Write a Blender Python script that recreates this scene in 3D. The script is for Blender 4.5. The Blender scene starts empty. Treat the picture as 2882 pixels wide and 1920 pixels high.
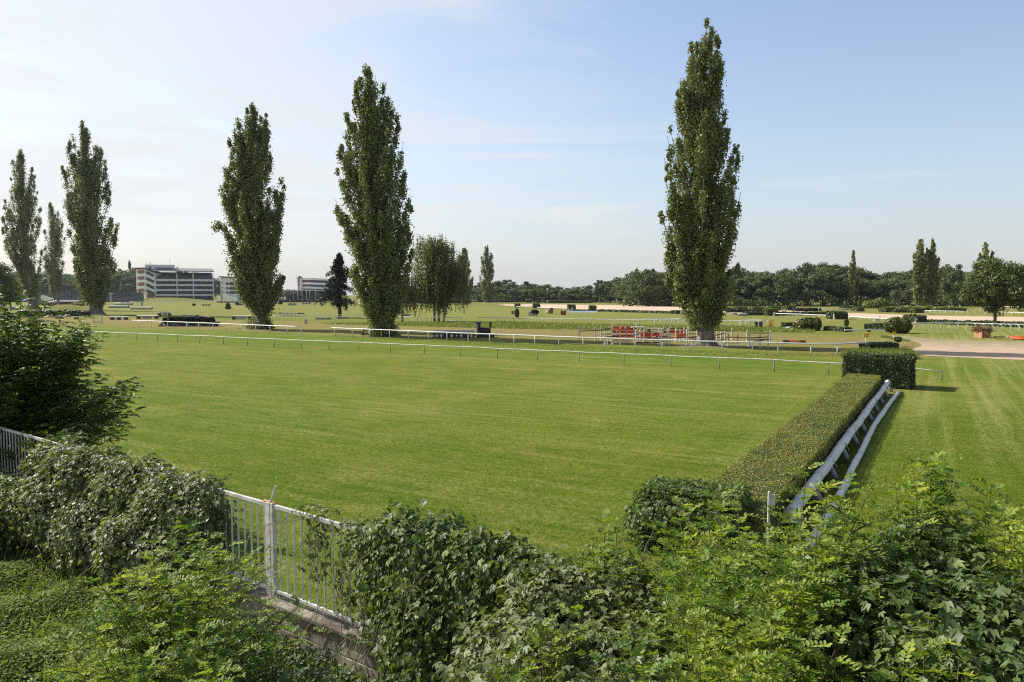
import bpy, math, random
import numpy as np
from mathutils import Vector, Matrix

random.seed(11)
rng = np.random.default_rng(11)
C = bpy.context.scene.collection
scene = bpy.context.scene

# ------------------------------------------------------------------ survey helpers
# the photograph's pixels (2882 x 1920) turned into points of the place
F = 2100.0
EYE = Vector((0, 0, 6.0))
PITCH = math.atan(132 / F)
CP, SP = math.cos(PITCH), math.sin(PITCH)


def ray(px, py):
    u = (px - 1441) / F
    v = (960 - py) / F
    return Vector((u, CP + v * SP, -SP + v * CP))


def G(px, py, z=0.0):
    r = ray(px, py)
    return EYE + r * ((z - EYE.z) / r.z)


def D(px, py, Y):
    r = ray(px, py)
    return EYE + r * (Y / r.y)


def unit(v):
    return v / np.maximum(np.linalg.norm(v, axis=-1, keepdims=True), 1e-9)


# ------------------------------------------------------------------ tagging
def tag(o, label=None, cat=None, group=None, kind=None):
    if label:
        o['label'] = label
    if cat:
        o['category'] = cat
    if group:
        o['group'] = group
    if kind:
        o['kind'] = kind
    return o


def thing(name, label, cat, loc=(0, 0, 0), rz=0.0, group=None):
    o = bpy.data.objects.new(name, None)
    o.empty_display_size = 0.3
    C.objects.link(o)
    o.location = loc
    o.rotation_euler = (0, 0, rz)
    return tag(o, label, cat, group)


def link(name, me, mat, parent=None):
    o = bpy.data.objects.new(name, me)
    if mat is not None and not me.materials:
        me.materials.append(mat)
    C.objects.link(o)
    if parent is not None:
        o.parent = parent
    return o


def copy_thing(src, loc, rz, scale, label, group=None, cat=None):
    r = src.copy()
    C.objects.link(r)
    r.location = loc
    r.rotation_euler = (0, 0, rz)
    r.scale = scale
    r['label'] = label
    if group:
        r['group'] = group
    if cat:
        r['category'] = cat
    for ch in list(src.children):
        c = ch.copy()
        C.objects.link(c)
        c.parent = r
        for g in list(ch.children):
            d = g.copy()
            C.objects.link(d)
            d.parent = c
    return r


# ------------------------------------------------------------------ solid builder
class MB:
    def __init__(self):
        self.v = []
        self.f = []
        self.smooth = False

    def box(self, c, s, rz=0.0, taper=1.0):
        cx, cy, cz = c
        hx, hy, hz = s[0] / 2, s[1] / 2, s[2] / 2
        ca, sa = math.cos(rz), math.sin(rz)
        b = len(self.v)
        for dz, k in ((-hz, 1.0), (hz, taper)):
            for dx, dy in ((-hx, -hy), (hx, -hy), (hx, hy), (-hx, hy)):
                x, y = dx * k, dy * k
                self.v.append((cx + x * ca - y * sa, cy + x * sa + y * ca, cz + dz))
        for q in ((0, 3, 2, 1), (4, 5, 6, 7), (0, 1, 5, 4), (1, 2, 6, 5), (2, 3, 7, 6), (3, 0, 4, 7)):
            self.f.append(tuple(b + i for i in q))
        return self

    def slab(self, p0, p1, za, zb, thick):
        """upright panel from plan point p0 to p1; za, zb = (low, high) at each end; thick = plan vector"""
        b = len(self.v)
        t = Vector((thick[0], thick[1], 0))
        for off in (Vector((0, 0, 0)), t):
            for p, zz in ((p0, za[0]), (p1, zb[0]), (p1, zb[1]), (p0, za[1])):
                self.v.append((p[0] + off.x, p[1] + off.y, zz))
        for q in ((0, 1, 2, 3), (7, 6, 5, 4), (0, 4, 5, 1), (1, 5, 6, 2), (2, 6, 7, 3), (3, 7, 4, 0)):
            self.f.append(tuple(b + i for i in q))
        return self

    def extrude(self, pts, vec):
        b = len(self.v)
        n = len(pts)
        vec = Vector(vec)
        for p in pts:
            self.v.append(tuple(p))
        for p in pts:
            self.v.append(tuple(Vector(p) + vec))
        self.f.append(tuple(b + i for i in range(n)))
        self.f.append(tuple(b + n + i for i in reversed(range(n))))
        for i in range(n):
            j = (i + 1) % n
            self.f.append((b + i, b + j, b + n + j, b + n + i))
        return self

    def tube(self, pts, radii, seg=8, cap=True):
        pts = [Vector(p) for p in pts]
        if not hasattr(radii, '__len__'):
            radii = [radii] * len(pts)
        b = len(self.v)
        prev = None
        for i, p in enumerate(pts):
            if i == 0:
                d = pts[1] - pts[0]
            elif i == len(pts) - 1:
                d = pts[-1] - pts[-2]
            else:
                d = pts[i + 1] - pts[i - 1]
            d.normalize()
            if prev is None:
                a = Vector((0, 0, 1)) if abs(d.z) < 0.9 else Vector((1, 0, 0))
                u = d.cross(a).normalized()
            else:
                u = (prev - d * prev.dot(d)).normalized()
            prev = u
            w = d.cross(u)
            for k in range(seg):
                an = 2 * math.pi * k / seg
                self.v.append(tuple(p + (u * math.cos(an) + w * math.sin(an)) * radii[i]))
        for i in range(len(pts) - 1):
            for k in range(seg):
                k2 = (k + 1) % seg
                self.f.append((b + i * seg + k, b + i * seg + k2, b + (i + 1) * seg + k2, b + (i + 1) * seg + k))
        if cap:
            self.f.append(tuple(b + k for k in reversed(range(seg))))
            e = b + (len(pts) - 1) * seg
            self.f.append(tuple(e + k for k in range(seg)))
        return self

    def lathe(self, prof, c=(0, 0, 0), seg=16):
        b = len(self.v)
        for r, z in prof:
            for k in range(seg):
                an = 2 * math.pi * k / seg
                self.v.append((c[0] + r * math.cos(an), c[1] + r * math.sin(an), c[2] + z))
        n = len(prof)
        for i in range(n - 1):
            for k in range(seg):
                k2 = (k + 1) % seg
                self.f.append((b + i * seg + k, b + i * seg + k2, b + (i + 1) * seg + k2, b + (i + 1) * seg + k))
        self.f.append(tuple(b + k for k in reversed(range(seg))))
        self.f.append(tuple(b + (n - 1) * seg + k for k in range(seg)))
        return self

    def mesh(self, name):
        me = bpy.data.meshes.new(name)
        me.from_pydata(self.v, [], self.f)
        if self.smooth:
            me.polygons.foreach_set('use_smooth', [True] * len(me.polygons))
        me.update()
        return me

    def build(self, name, mat, parent=None, bevel=0.0):
        o = link(name, self.mesh(name), mat, parent)
        if bevel:
            m = o.modifiers.new('bevel', 'BEVEL')
            m.width = bevel
            m.segments = 2
            m.limit_method = 'ANGLE'
        return o


# ------------------------------------------------------------------ leaf builder
def tm(verts, faces):
    return np.array(verts, float), np.array(faces, int)


T_QUAD = tm([(0, 0, 0), (.5, .42, .08), (1, 0, 0), (.5, -.42, .08)], [(0, 3, 2, 1)])
T_CLUMP = tm([(-.5, -.35, 0), (.1, -.5, .12), (.55, .05, 0), (.0, .5, .1), (-.5, .3, -.05)], [(0, 1, 2, 3, 4)])
T_LEAFLET = tm([(0, 0, 0), (.5, 0, -.05), (1, 0, -.08), (.35, .24, .04), (.78, .19, .0), (.35, -.24, .04), (.78, -.19, .0)],
               [(0, 1, 2, 4, 3), (0, 5, 6, 2, 1)])
T_LANCE = tm([(0, 0, 0), (.5, .15, .03), (1, 0, -.04), (.5, -.15, .03)], [(0, 3, 2, 1)])
_h = [(0, 0, 0), (1, 0, -.18), (.64, .19, .0), (.36, .16, .03), (.64, .54, -.08), (.16, .42, .0), (-.1, .28, -.02)]
T_HOP = tm(_h + [(x, -y, z) for x, y, z in _h[2:]],
           [(0, 1, 2, 3, 4, 5, 6), (0, 11, 10, 9, 8, 7, 1)])
_o = [(0, 0, 0), (1, 0, -.15), (.72, .26, -.02), (.38, .40, .04), (.06, .36, .03)]
T_OVAL = tm(_o + [(x, -y, z) for x, y, z in _o[2:]], [(0, 1, 2, 3, 4), (0, 7, 6, 5, 1)])
T_BLADE = tm([(-.06, 0, 0), (.06, 0, 0), (.03, .12, .6), (.0, .45, 1.0)], [(0, 1, 2, 3)])


def leaf_mesh(name, tmpl, pos, nrm, size, tan=None, aspect=1.0):
    tv, tf = tmpl
    pos = np.asarray(pos, float)
    N = len(pos)
    k = len(tv)
    f, m = tf.shape
    n = unit(np.asarray(nrm, float) + 1e-6)
    if tan is None:
        tan = rng.normal(size=(N, 3))
    t = np.asarray(tan, float)
    t = unit(t - n * np.sum(t * n, axis=1, keepdims=True))
    b = np.cross(n, t)
    s = np.broadcast_to(np.asarray(size, float).reshape(-1, 1, 1), (N, 1, 1)) if np.ndim(size) else np.full((N, 1, 1), float(size))
    co = pos[:, None, :] + s * (tv[None, :, 0:1] * t[:, None, :] + aspect * tv[None, :, 1:2] * b[:, None, :] + tv[None, :, 2:3] * n[:, None, :])
    idx = (np.arange(N) * k)[:, None, None] + tf[None, :, :]
    me = bpy.data.meshes.new(name)
    me.vertices.add(N * k)
    me.vertices.foreach_set('co', co.astype(np.float32).ravel())
    me.loops.add(N * f * m)
    me.loops.foreach_set('vertex_index', idx.astype(np.int32).ravel())
    me.polygons.add(N * f)
    me.polygons.foreach_set('loop_start', np.arange(0, N * f * m, m, dtype=np.int32))
    me.update(calc_edges=True)
    return me


def leaves(name, mat, tmpl, pos, nrm, size, tan=None, parent=None, aspect=1.0):
    return link(name, leaf_mesh(name, tmpl, pos, nrm, size, tan, aspect), mat, parent)


def rnd_unit(n):
    return unit(rng.normal(size=(n, 3)))


def lump(p, seed=0.0, f=1.0):
    """cheap smooth pseudo noise of points, about -1..1"""
    x, y, z = p[:, 0] * f, p[:, 1] * f, p[:, 2] * f
    return (np.sin(x * 1.7 + seed) * np.cos(y * 2.1 + seed * 1.3) + np.sin(z * 2.3 + x * .9 + seed * 2.1) * np.cos(y * 1.1 - z * .7 + seed)
            + .5 * np.sin(x * 4.1 + y * 3.7 + seed) * np.cos(z * 4.9 + seed * .7)) / 2.2


# ------------------------------------------------------------------ materials
def nodes(name):
    m = bpy.data.materials.new(name)
    m.use_nodes = True
    nt = m.node_tree
    nt.nodes.clear()
    out = nt.nodes.new('ShaderNodeOutputMaterial')
    return m, nt, out


def ramp(nt, stops, interp='LINEAR'):
    r = nt.nodes.new('ShaderNodeValToRGB')
    r.color_ramp.interpolation = interp
    els = r.color_ramp.elements
    while len(els) < len(stops):
        els.new(0.5)
    for e, (p, c) in zip(els, stops):
        e.position = p
        e.color = (*c, 1) if len(c) == 3 else c
    return r


def noise_node(nt, vec, scale, detail=4, rough=.55, dist=0.0):
    n = nt.nodes.new('ShaderNodeTexNoise')
    n.inputs['Scale'].default_value = scale
    n.inputs['Detail'].default_value = detail
    n.inputs['Roughness'].default_value = rough
    n.inputs['Distortion'].default_value = dist
    if vec is not None:
        nt.links.new(vec, n.inputs['Vector'])
    return n


def math_node(nt, op, a, b=None, c=None, clamp=False):
    n = nt.nodes.new('ShaderNodeMath')
    n.operation = op
    n.use_clamp = clamp
    for i, x in enumerate((a, b, c)):
        if x is None:
            continue
        if isinstance(x, (int, float)):
            n.inputs[i].default_value = x
        else:
            nt.links.new(x, n.inputs[i])
    return n.outputs[0]


def mix_col(nt, fac, a, b, blend='MIX'):
    n = nt.nodes.new('ShaderNodeMix')
    n.data_type = 'RGBA'
    n.blend_type = blend
    for i, x in ((0, fac), (6, a), (7, b)):
        if isinstance(x, (int, float)):
            n.inputs[i].default_value = x
        elif isinstance(x, tuple):
            n.inputs[i].default_value = (*x, 1) if len(x) == 3 else x
        else:
            nt.links.new(x, n.inputs[i])
    return n.outputs[2]


def m_plain(name, col, rough=.6, var=.25, scale=3.0, metal=0.0, bump=0.0, bscale=20.0, col2=None):
    m, nt, out = nodes(name)
    p = nt.nodes.new('ShaderNodeBsdfPrincipled')
    p.inputs['Roughness'].default_value = rough
    p.inputs['Metallic'].default_value = metal
    tc = nt.nodes.new('ShaderNodeTexCoord')
    n = noise_node(nt, tc.outputs['Object'], scale, 5, .65)
    c2 = col2 or tuple(x * (1 - var) for x in col)
    r = ramp(nt, [(.35, col), (.68, c2)])
    nt.links.new(n.outputs[0], r.inputs[0])
    nt.links.new(r.outputs[0], p.inputs['Base Color'])
    if bump:
        n2 = noise_node(nt, tc.outputs['Object'], bscale, 4, .6)
        b = nt.nodes.new('ShaderNodeBump')
        b.inputs['Strength'].default_value = bump
        nt.links.new(n2.outputs[0], b.inputs['Height'])
        nt.links.new(b.outputs[0], p.inputs['Normal'])
    nt.links.new(p.outputs[0], out.inputs[0])
    return m


def m_leaf(name, stops, transl=.25, tcol=None, rough=.5, spec=.5, nscale=.6, patch=.45):
    """leaf colours spread over single leaves (random per island) and over loose patches of the plant"""
    m, nt, out = nodes(name)
    p = nt.nodes.new('ShaderNodeBsdfPrincipled')
    p.inputs['Roughness'].default_value = rough
    p.inputs['Specular IOR Level'].default_value = spec
    g = nt.nodes.new('ShaderNodeNewGeometry')
    n = noise_node(nt, g.outputs['Position'], nscale, 3, .6)
    a = math_node(nt, 'MULTIPLY', g.outputs['Random Per Island'], 1 - patch)
    b = math_node(nt, 'MULTIPLY', math_node(nt, 'MULTIPLY_ADD', n.outputs[0], 2.2, -.6, clamp=True), patch)
    v = math_node(nt, 'ADD', a, b)
    k = len(stops)
    r = ramp(nt, [(i / max(1, k - 1), s) for i, s in enumerate(stops)])
    nt.links.new(v, r.inputs[0])
    nt.links.new(r.outputs[0], p.inputs['Base Color'])
    t = nt.nodes.new('ShaderNodeBsdfTranslucent')
    tc = mix_col(nt, 1.0, r.outputs[0], tcol or (1.6, 1.7, .6), 'MULTIPLY')
    nt.links.new(tc, t.inputs['Color'])
    mx = nt.nodes.new('ShaderNodeMixShader')
    mx.inputs[0].default_value = transl
    nt.links.new(p.outputs[0], mx.inputs[1])
    nt.links.new(t.outputs[0], mx.inputs[2])
    nt.links.new(mx.outputs[0], out.inputs[0])
    return m


M = {}
M['white'] = m_plain('white_paint', (.72, .72, .69), .45, .22, 2.2)
M['white_old'] = m_plain('weathered_white_paint', (.70, .70, .67), .6, .45, 5.0, col2=(.40, .37, .31))
M['white_far'] = m_plain('white_render', (.82, .81, .78), .7, .10, .15)
M['grey_far'] = m_plain('pale_grey_concrete', (.74, .75, .76), .75, .12, .2)
M['grey'] = m_plain('grey_board', (.36, .36, .36), .7, .35, 3)
M['dark'] = m_plain('dark_stain', (.035, .033, .035), .6, .4, 3)
M['black'] = m_plain('black_paint', (.018, .018, .02), .5, .3, 3)
M['glass'] = m_plain('dark_glazing', (.055, .062, .07), .25, .3, .6)
M['recess'] = m_plain('dark_interior', (.09, .093, .10), .8, .4, .5)
M['seatgrey'] = m_plain('grey_seating', (.15, .15, .15), .8, .4, .8)
M['red_panel'] = m_plain('brick_red_panel', (.24, .085, .068), .7, .2, .6)
M['brown'] = m_plain('brown_wood', (.14, .085, .05), .7, .4, 4)
M['plank'] = m_plain('pale_plank', (.42, .37, .28), .7, .35, 4)
M['red_pole'] = m_plain('red_jump_paint', (.62, .045, .022), .45, .25, 2)
M['orange_pole'] = m_plain('orange_jump_paint', (.75, .16, .04), .5, .25, 2)
M['brown_pole'] = m_plain('dark_brown_pole', (.10, .028, .02), .5, .3, 2)
M['brick'] = m_plain('brick_paint', (.30, .07, .04), .7, .35, 6)
M['roof'] = m_plain('grey_roof_felt', (.17, .17, .17), .8, .25, .4)
M['pinkcloth'] = m_plain('pale_log_paint', (.62, .52, .46), .7, .25, 1.5)
M['greenish'] = m_plain('pale_green_paint', (.34, .46, .38), .6, .25, 2)
M['yellow'] = m_plain('yellow_sign_paint', (.72, .46, .03), .5, .2, 2)
M['straw'] = m_plain('straw', (.42, .29, .15), .9, .5, 9, col2=(.10, .055, .03), bump=.6)
M['ply'] = m_plain('orange_plywood', (.50, .24, .11), .7, .35, 3)
M['tan'] = m_plain('tan_canvas', (.50, .45, .32), .8, .2, 2)
M['bluegrey'] = m_plain('blue_grey_sheet', (.30, .36, .42), .5, .2, 2)
M['trunk'] = m_plain('poplar_bark', (.25, .22, .18), .9, .5, 2.2, bump=.9, bscale=6, col2=(.07, .058, .045))
M['bark'] = m_plain('dark_bark', (.08, .066, .052), .9, .45, 2, bump=.6, bscale=8)
M['palebark'] = m_plain('pale_bark', (.26, .23, .19), .9, .4, 2)
M['birchbark'] = m_plain('birch_bark', (.50, .48, .44), .8, .6, 1.6, col2=(.06, .055, .05))
M['stem'] = m_plain('shrub_stem', (.13, .10, .06), .8, .4, 6)
M['vinestem'] = m_plain('dry_vine_stem', (.24, .19, .12), .8, .4, 8)

M['poplar'] = m_leaf('poplar_leaves', [(.07, .09, .027), (.165, .188, .06), (.30, .31, .125)], .2, rough=.5, spec=.45, nscale=.35)
M['poplar_pale'] = m_leaf('pale_poplar_leaves', [(.15, .16, .07), (.24, .23, .11), (.32, .29, .16)], .3, nscale=.3)
M['forest'] = m_leaf('woodland_leaves', [(.036, .056, .018), (.082, .115, .036), (.16, .18, .055)], .22, nscale=.09, rough=.6)
M['forest2'] = m_leaf('lighter_woodland_leaves', [(.046, .066, .019), (.078, .104, .028), (.12, .135, .042)], .22, nscale=.12, rough=.6)
M['conifer'] = m_leaf('conifer_needles', [(.011, .020, .010), (.022, .034, .016), (.036, .048, .020)], .08, nscale=.4, rough=.6)
M['birch'] = m_leaf('birch_leaves', [(.065, .08, .024), (.12, .135, .042), (.19, .20, .07)], .3, nscale=.5)
M['oak'] = m_leaf('oak_leaves', [(.05, .075, .016), (.085, .112, .024), (.13, .15, .036)], .26, nscale=.4)
M['robinia_dark'] = m_leaf('shaded_robinia_leaves', [(.04, .075, .014), (.075, .125, .024), (.13, .18, .04)], .32, nscale=.8)  # darker copy of the robinia leaves, shade put into the colour
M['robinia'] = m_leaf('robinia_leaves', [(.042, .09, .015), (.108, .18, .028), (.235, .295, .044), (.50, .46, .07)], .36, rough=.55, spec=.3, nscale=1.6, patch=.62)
M['hop'] = m_leaf('hop_vine_leaves', [(.05, .085, .022), (.105, .15, .042), (.21, .255, .08)], .3, rough=.52, spec=.4, nscale=1.2, tcol=(1.6, 1.8, .6))
M['hopgrey'] = m_leaf('greyish_hop_vine_leaves', [(.07, .098, .034), (.145, .175, .068), (.26, .285, .125)], .28, rough=.5, spec=.45, nscale=1.0)  # greyer and paler than the other hop leaves
M['weed'] = m_leaf('weed_leaves', [(.075, .125, .025), (.165, .215, .055), (.31, .345, .12)], .3, rough=.65, spec=.2, nscale=1.1, patch=.6)
M['hedge'] = m_leaf('clipped_hedge_leaves', [(.026, .046, .013), (.05, .078, .02), (.09, .112, .03)], .15, nscale=.7)
M['hedge_top'] = m_leaf('hurdle_hedge_leaves', [(.085, .115, .020), (.15, .18, .032), (.25, .245, .05), (.26, .15, .06)], .25, nscale=1.4, patch=.74)
M['yellowbush'] = m_leaf('yellowing_bush_leaves', [(.04, .065, .015), (.11, .125, .024), (.30, .25, .035)], .2, nscale=.55, patch=.75)
M['brush'] = m_leaf('dark_brush_twigs', [(.012, .010, .009), (.02, .016, .014), (.035, .026, .02)], .0, nscale=2)
M['uncut'] = m_leaf('uncut_grass_blades', [(.09, .135, .022), (.16, .19, .04), (.27, .24, .08)], .3, nscale=.4, patch=.6)
M['blade'] = m_leaf('turf_blades', [(.06, .108, .010), (.12, .175, .018), (.27, .255, .07)], .4, rough=.8, spec=.1, nscale=2.2, patch=.7)
# ------------------------------------------------------------------ camera, light, sky
cam = bpy.data.cameras.new('camera')
cam.sensor_width = 36
cam.lens = F / 2882 * 36
cam.clip_start = 0.1
cam.clip_end = 6000
co = bpy.data.objects.new('camera', cam)
C.objects.link(co)
co.location = EYE
co.rotation_euler = (math.pi / 2 - PITCH, 0, 0)
scene.camera = co

DENOISE = False
SUN_AZ = math.radians(-64)      # from straight ahead, towards the left
SUN_EL = math.radians(39)
sv = Vector((math.sin(SUN_AZ) * math.cos(SUN_EL), math.cos(SUN_AZ) * math.cos(SUN_EL), math.sin(SUN_EL)))
sun = bpy.data.lights.new('sun', 'SUN')
sun.energy = 5.0
sun.angle = math.radians(.55)
sun.color = (1.0, .955, .87)
so = bpy.data.objects.new('sun', sun)
C.objects.link(so)
so.rotation_euler = sv.to_track_quat('Z', 'Y').to_euler()

w = bpy.data.worlds.new('World')
scene.world = w
w.use_nodes = True
nt = w.node_tree
nt.nodes.clear()
wo = nt.nodes.new('ShaderNodeOutputWorld')
bg = nt.nodes.new('ShaderNodeBackground')
sky = nt.nodes.new('ShaderNodeTexSky')
sky.sky_type = 'NISHITA'
sky.sun_disc = False
sky.sun_elevation = SUN_EL
sky.sun_rotation = SUN_AZ
sky.air_density = 1.0
sky.dust_density = 1.6
sky.ozone_density = 1.6
tc = nt.nodes.new('ShaderNodeTexCoord')
sep = nt.nodes.new('ShaderNodeSeparateXYZ')
nt.links.new(tc.outputs['Generated'], sep.inputs[0])
X, Y_, Z_ = sep.outputs
zc = math_node(nt, 'MAXIMUM', Z_, .03)
cx_ = math_node(nt, 'DIVIDE', X, zc)
cy_ = math_node(nt, 'DIVIDE', Y_, zc)
comb = nt.nodes.new('ShaderNodeCombineXYZ')
nt.links.new(math_node(nt, 'MULTIPLY', cx_, .8), comb.inputs[0])
nt.links.new(math_node(nt, 'MULTIPLY', cy_, .95), comb.inputs[1])
# thin high cloud: wispy noise, a broad bank towards the sun's side
n1 = noise_node(nt, comb.outputs[0], .5, 9, .6, 1.1)
n2 = noise_node(nt, comb.outputs[0], .16, 3, .5, .2)
side = math_node(nt, 'MULTIPLY_ADD', X, -.80, .12)            # more cloud to the left
low = math_node(nt, 'MULTIPLY_ADD', math_node(nt, 'MAXIMUM', math_node(nt, 'SUBTRACT', Z_, .42), 0.0), -2.5, .0)
c1 = math_node(nt, 'MULTIPLY_ADD', n1.outputs[0], 1.6, -.70)
c2 = math_node(nt, 'MULTIPLY_ADD', n2.outputs[0], .9, -.48)
cl = math_node(nt, 'ADD', math_node(nt, 'ADD', c1, c2), math_node(nt, 'ADD', side, low))
rp = ramp(nt, [(.0, (0, 0, 0)), (.17, (.22, .22, .22)), (.36, (.75, .75, .75)), (.6, (1, 1, 1))], 'EASE')
nt.links.new(cl, rp.inputs[0])
cf = math_node(nt, 'MULTIPLY', math_node(nt, 'MULTIPLY', rp.outputs[0], .78), math_node(nt, 'MULTIPLY_ADD', Z_, 14.0, -.45, clamp=True))
# summer haze low over the horizon
hz = math_node(nt, 'POWER', math_node(nt, 'SUBTRACT', 1.0, math_node(nt, 'MULTIPLY', math_node(nt, 'MAXIMUM', Z_, 0.0), 2.6), clamp=True), 2.2)
hz = math_node(nt, 'MULTIPLY', hz, .80)
SKYS = .145
# sky dimmed high overhead and behind the camera to deepen the shadows
zen = math_node(nt, 'MULTIPLY_ADD', Z_, 1.5, -.62, clamp=True)
bck = math_node(nt, 'MULTIPLY_ADD', Y_, -.9, .1, clamp=True)
dim = math_node(nt, 'MULTIPLY', math_node(nt, 'MULTIPLY_ADD', zen, -.5, 1.0), math_node(nt, 'MULTIPLY_ADD', bck, -.35, 1.0))
dc = nt.nodes.new('ShaderNodeCombineXYZ')
for i in range(3):
    nt.links.new(dim, dc.inputs[i])
skyc = mix_col(nt, 1.0, sky.outputs[0], dc.outputs[0], 'MULTIPLY')
skyc = mix_col(nt, .18, skyc, (2.3, 2.45, 2.7))
a_ = mix_col(nt, hz, skyc, (3.22, 3.38, 3.56))
b_ = mix_col(nt, cf, a_, (4.1, 4.13, 4.16))
nt.links.new(b_, bg.inputs[0])
bg.inputs[1].default_value = SKYS
nt.links.new(bg.outputs[0], wo.inputs[0])

vs = scene.view_settings
vs.view_transform = 'Standard'
vs.look = 'None'
vs.exposure = .5
vs.gamma = 1
vs.use_curve_mapping = False
cy = scene.cycles
cy.use_denoising = DENOISE
cy.pixel_filter_type = 'BLACKMAN_HARRIS'
cy.filter_width = 1.15
cy.max_bounces = 6
cy.diffuse_bounces = 3
cy.glossy_bounces = 2
cy.transmission_bounces = 4
cy.transparent_max_bounces = 4
cy.caustics_reflective = False
cy.caustics_refractive = False
scene.render.film_transparent = False

HAZE = .00005
# ------------------------------------------------------------------ ground
NX, NY = .492, .871       # across the track
TX, TY = .871, -.492      # along the track


def m_ground():
    m, nt, out = nodes('turf')
    p = nt.nodes.new('ShaderNodeBsdfPrincipled')
    p.inputs['Roughness'].default_value = .85
    p.inputs['Specular IOR Level'].default_value = .03
    g = nt.nodes.new('ShaderNodeNewGeometry')
    sp = nt.nodes.new('ShaderNodeSeparateXYZ')
    nt.links.new(g.outputs['Position'], sp.inputs[0])
    x, y, _ = sp.outputs
    s = math_node(nt, 'ADD', math_node(nt, 'MULTIPLY', x, NX), math_node(nt, 'MULTIPLY', y, NY))
    t = math_node(nt, 'ADD', math_node(nt, 'MULTIPLY', x, TX), math_node(nt, 'MULTIPLY', y, TY))

    def st(ks, kt):
        c = nt.nodes.new('ShaderNodeCombineXYZ')
        nt.links.new(math_node(nt, 'MULTIPLY', s, ks), c.inputs[0])
        nt.links.new(math_node(nt, 'MULTIPLY', t, kt), c.inputs[1])
        return c.outputs[0]
    big = noise_node(nt, g.outputs['Position'], .045, 4, .6, .3).outputs[0]
    mid = noise_node(nt, g.outputs['Position'], .35, 5, .65, .4).outputs[0]
    fine = noise_node(nt, g.outputs['Position'], 5.5, 5, .7).outputs[0]
    grain = noise_node(nt, g.outputs['Position'], 24, 3, .7).outputs[0]
    # zones across the track
    sj = math_node(nt, 'ADD', s, math_node(nt, 'MULTIPLY_ADD', big, 14, -7))
    sj = math_node(nt, 'ADD', sj, math_node(nt, 'MULTIPLY_ADD', mid, 5, -2.5))
    zone = ramp(nt, [(0, (.106, .146, .018)), (.10, (.122, .168, .019)), (.197, (.165, .190, .030)), (.212, (.112, .172, .018)),
                     (.262, (.122, .175, .02)), (.282, (.185, .158, .05)), (.335, (.22, .172, .07)), (.385, (.20, .172, .058)),
                     (.415, (.125, .158, .028)), (.46, (.165, .18, .045)), (.62, (.178, .185, .05)), (.8, (.19, .19, .055)), (1, (.17, .178, .05))])
    nt.links.new(math_node(nt, 'DIVIDE', sj, 300.0), zone.inputs[0])
    # patches: fresh and yellowing
    lush = math_node(nt, 'MULTIPLY_ADD', s, -.06, 5.2, clamp=True)
    lush = math_node(nt, 'MULTIPLY_ADD', lush, .8, .2)
    col = mix_col(nt, math_node(nt, 'MULTIPLY', math_node(nt, 'MULTIPLY_ADD', mid, 1.6, -.55, clamp=True), lush), zone.outputs[0], (.062, .108, .008))
    col = mix_col(nt, math_node(nt, 'MULTIPLY', math_node(nt, 'MULTIPLY_ADD', big, 3.0, -1.35, clamp=True), .7), col, (.205, .19, .03))
    band = noise_node(nt, st(.22, .012), 1.0, 2, .5, .3).outputs[0]
    col = mix_col(nt, math_node(nt, 'MULTIPLY', math_node(nt, 'MULTIPLY_ADD', band, 4.0, -1.9, clamp=True), math_node(nt, 'MULTIPLY', lush, .36)), col, (.055, .100, .008))
    blot = noise_node(nt, g.outputs['Position'], .16, 5, .7, .6).outputs[0]
    col = mix_col(nt, math_node(nt, 'MULTIPLY', math_node(nt, 'MULTIPLY_ADD', blot, 5.0, -2.6, clamp=True), .6), col, (.24, .205, .06))
    # straw left lying along the mown swaths
    sw = noise_node(nt, st(1.15, .06), 1.0, 5, .62, .25).outputs[0]
    sw2 = noise_node(nt, st(.35, .02), 1.0, 3, .5).outputs[0]
    f1 = math_node(nt, 'MULTIPLY', math_node(nt, 'MULTIPLY_ADD', sw, 5.0, -2.4, clamp=True), math_node(nt, 'MULTIPLY_ADD', sw2, 2.6, -.75, clamp=True))
    leftside = math_node(nt, 'MULTIPLY_ADD', t, -.09, .30, clamp=True)
    f1 = math_node(nt, 'MULTIPLY', math_node(nt, 'MULTIPLY', f1, leftside), math_node(nt, 'MULTIPLY_ADD', fine, 2.0, -.35, clamp=True))
    col = mix_col(nt, math_node(nt, 'MULTIPLY', f1, .68), col, (.36, .31, .12))
    # swaths across (by the hurdle), both sides
    sx = noise_node(nt, st(.03, 1.15), 1.0, 4, .6, .12).outputs[0]
    rs = math_node(nt, 'MULTIPLY_ADD', t, .06, .62, clamp=True)
    f2 = math_node(nt, 'MULTIPLY', math_node(nt, 'MULTIPLY_ADD', sx, 5.5, -2.55, clamp=True), rs)
    f2 = math_node(nt, 'MULTIPLY', f2, math_node(nt, 'MULTIPLY_ADD', fine, 1.4, .15, clamp=True))
    col = mix_col(nt, math_node(nt, 'MULTIPLY', f2, .95), col, (.30, .29, .10))
    # small scuffs of bare earth
    sc = noise_node(nt, g.outputs['Position'], 1.3, 3, .5).outputs[0]
    col = mix_col(nt, math_node(nt, 'MULTIPLY', math_node(nt, 'MULTIPLY_ADD', sc, 14, -10.2, clamp=True), .5), col, (.12, .08, .045))
    # grain
    tw = noise_node(nt, st(2.6, .35), 1.0, 5, .75, .3).outputs[0]
    tw2 = noise_node(nt, g.outputs['Position'], 1.1, 6, .75, .5).outputs[0]
    col = mix_col(nt, math_node(nt, 'MULTIPLY', math_node(nt, 'MULTIPLY_ADD', tw, 4.0, -1.9, clamp=True), lush), col, (.058, .104, .003))
    col = mix_col(nt, math_node(nt, 'MULTIPLY', math_node(nt, 'MULTIPLY_ADD', tw2, 6.0, -3.2, clamp=True), .7), col, (.20, .185, .05))
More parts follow.
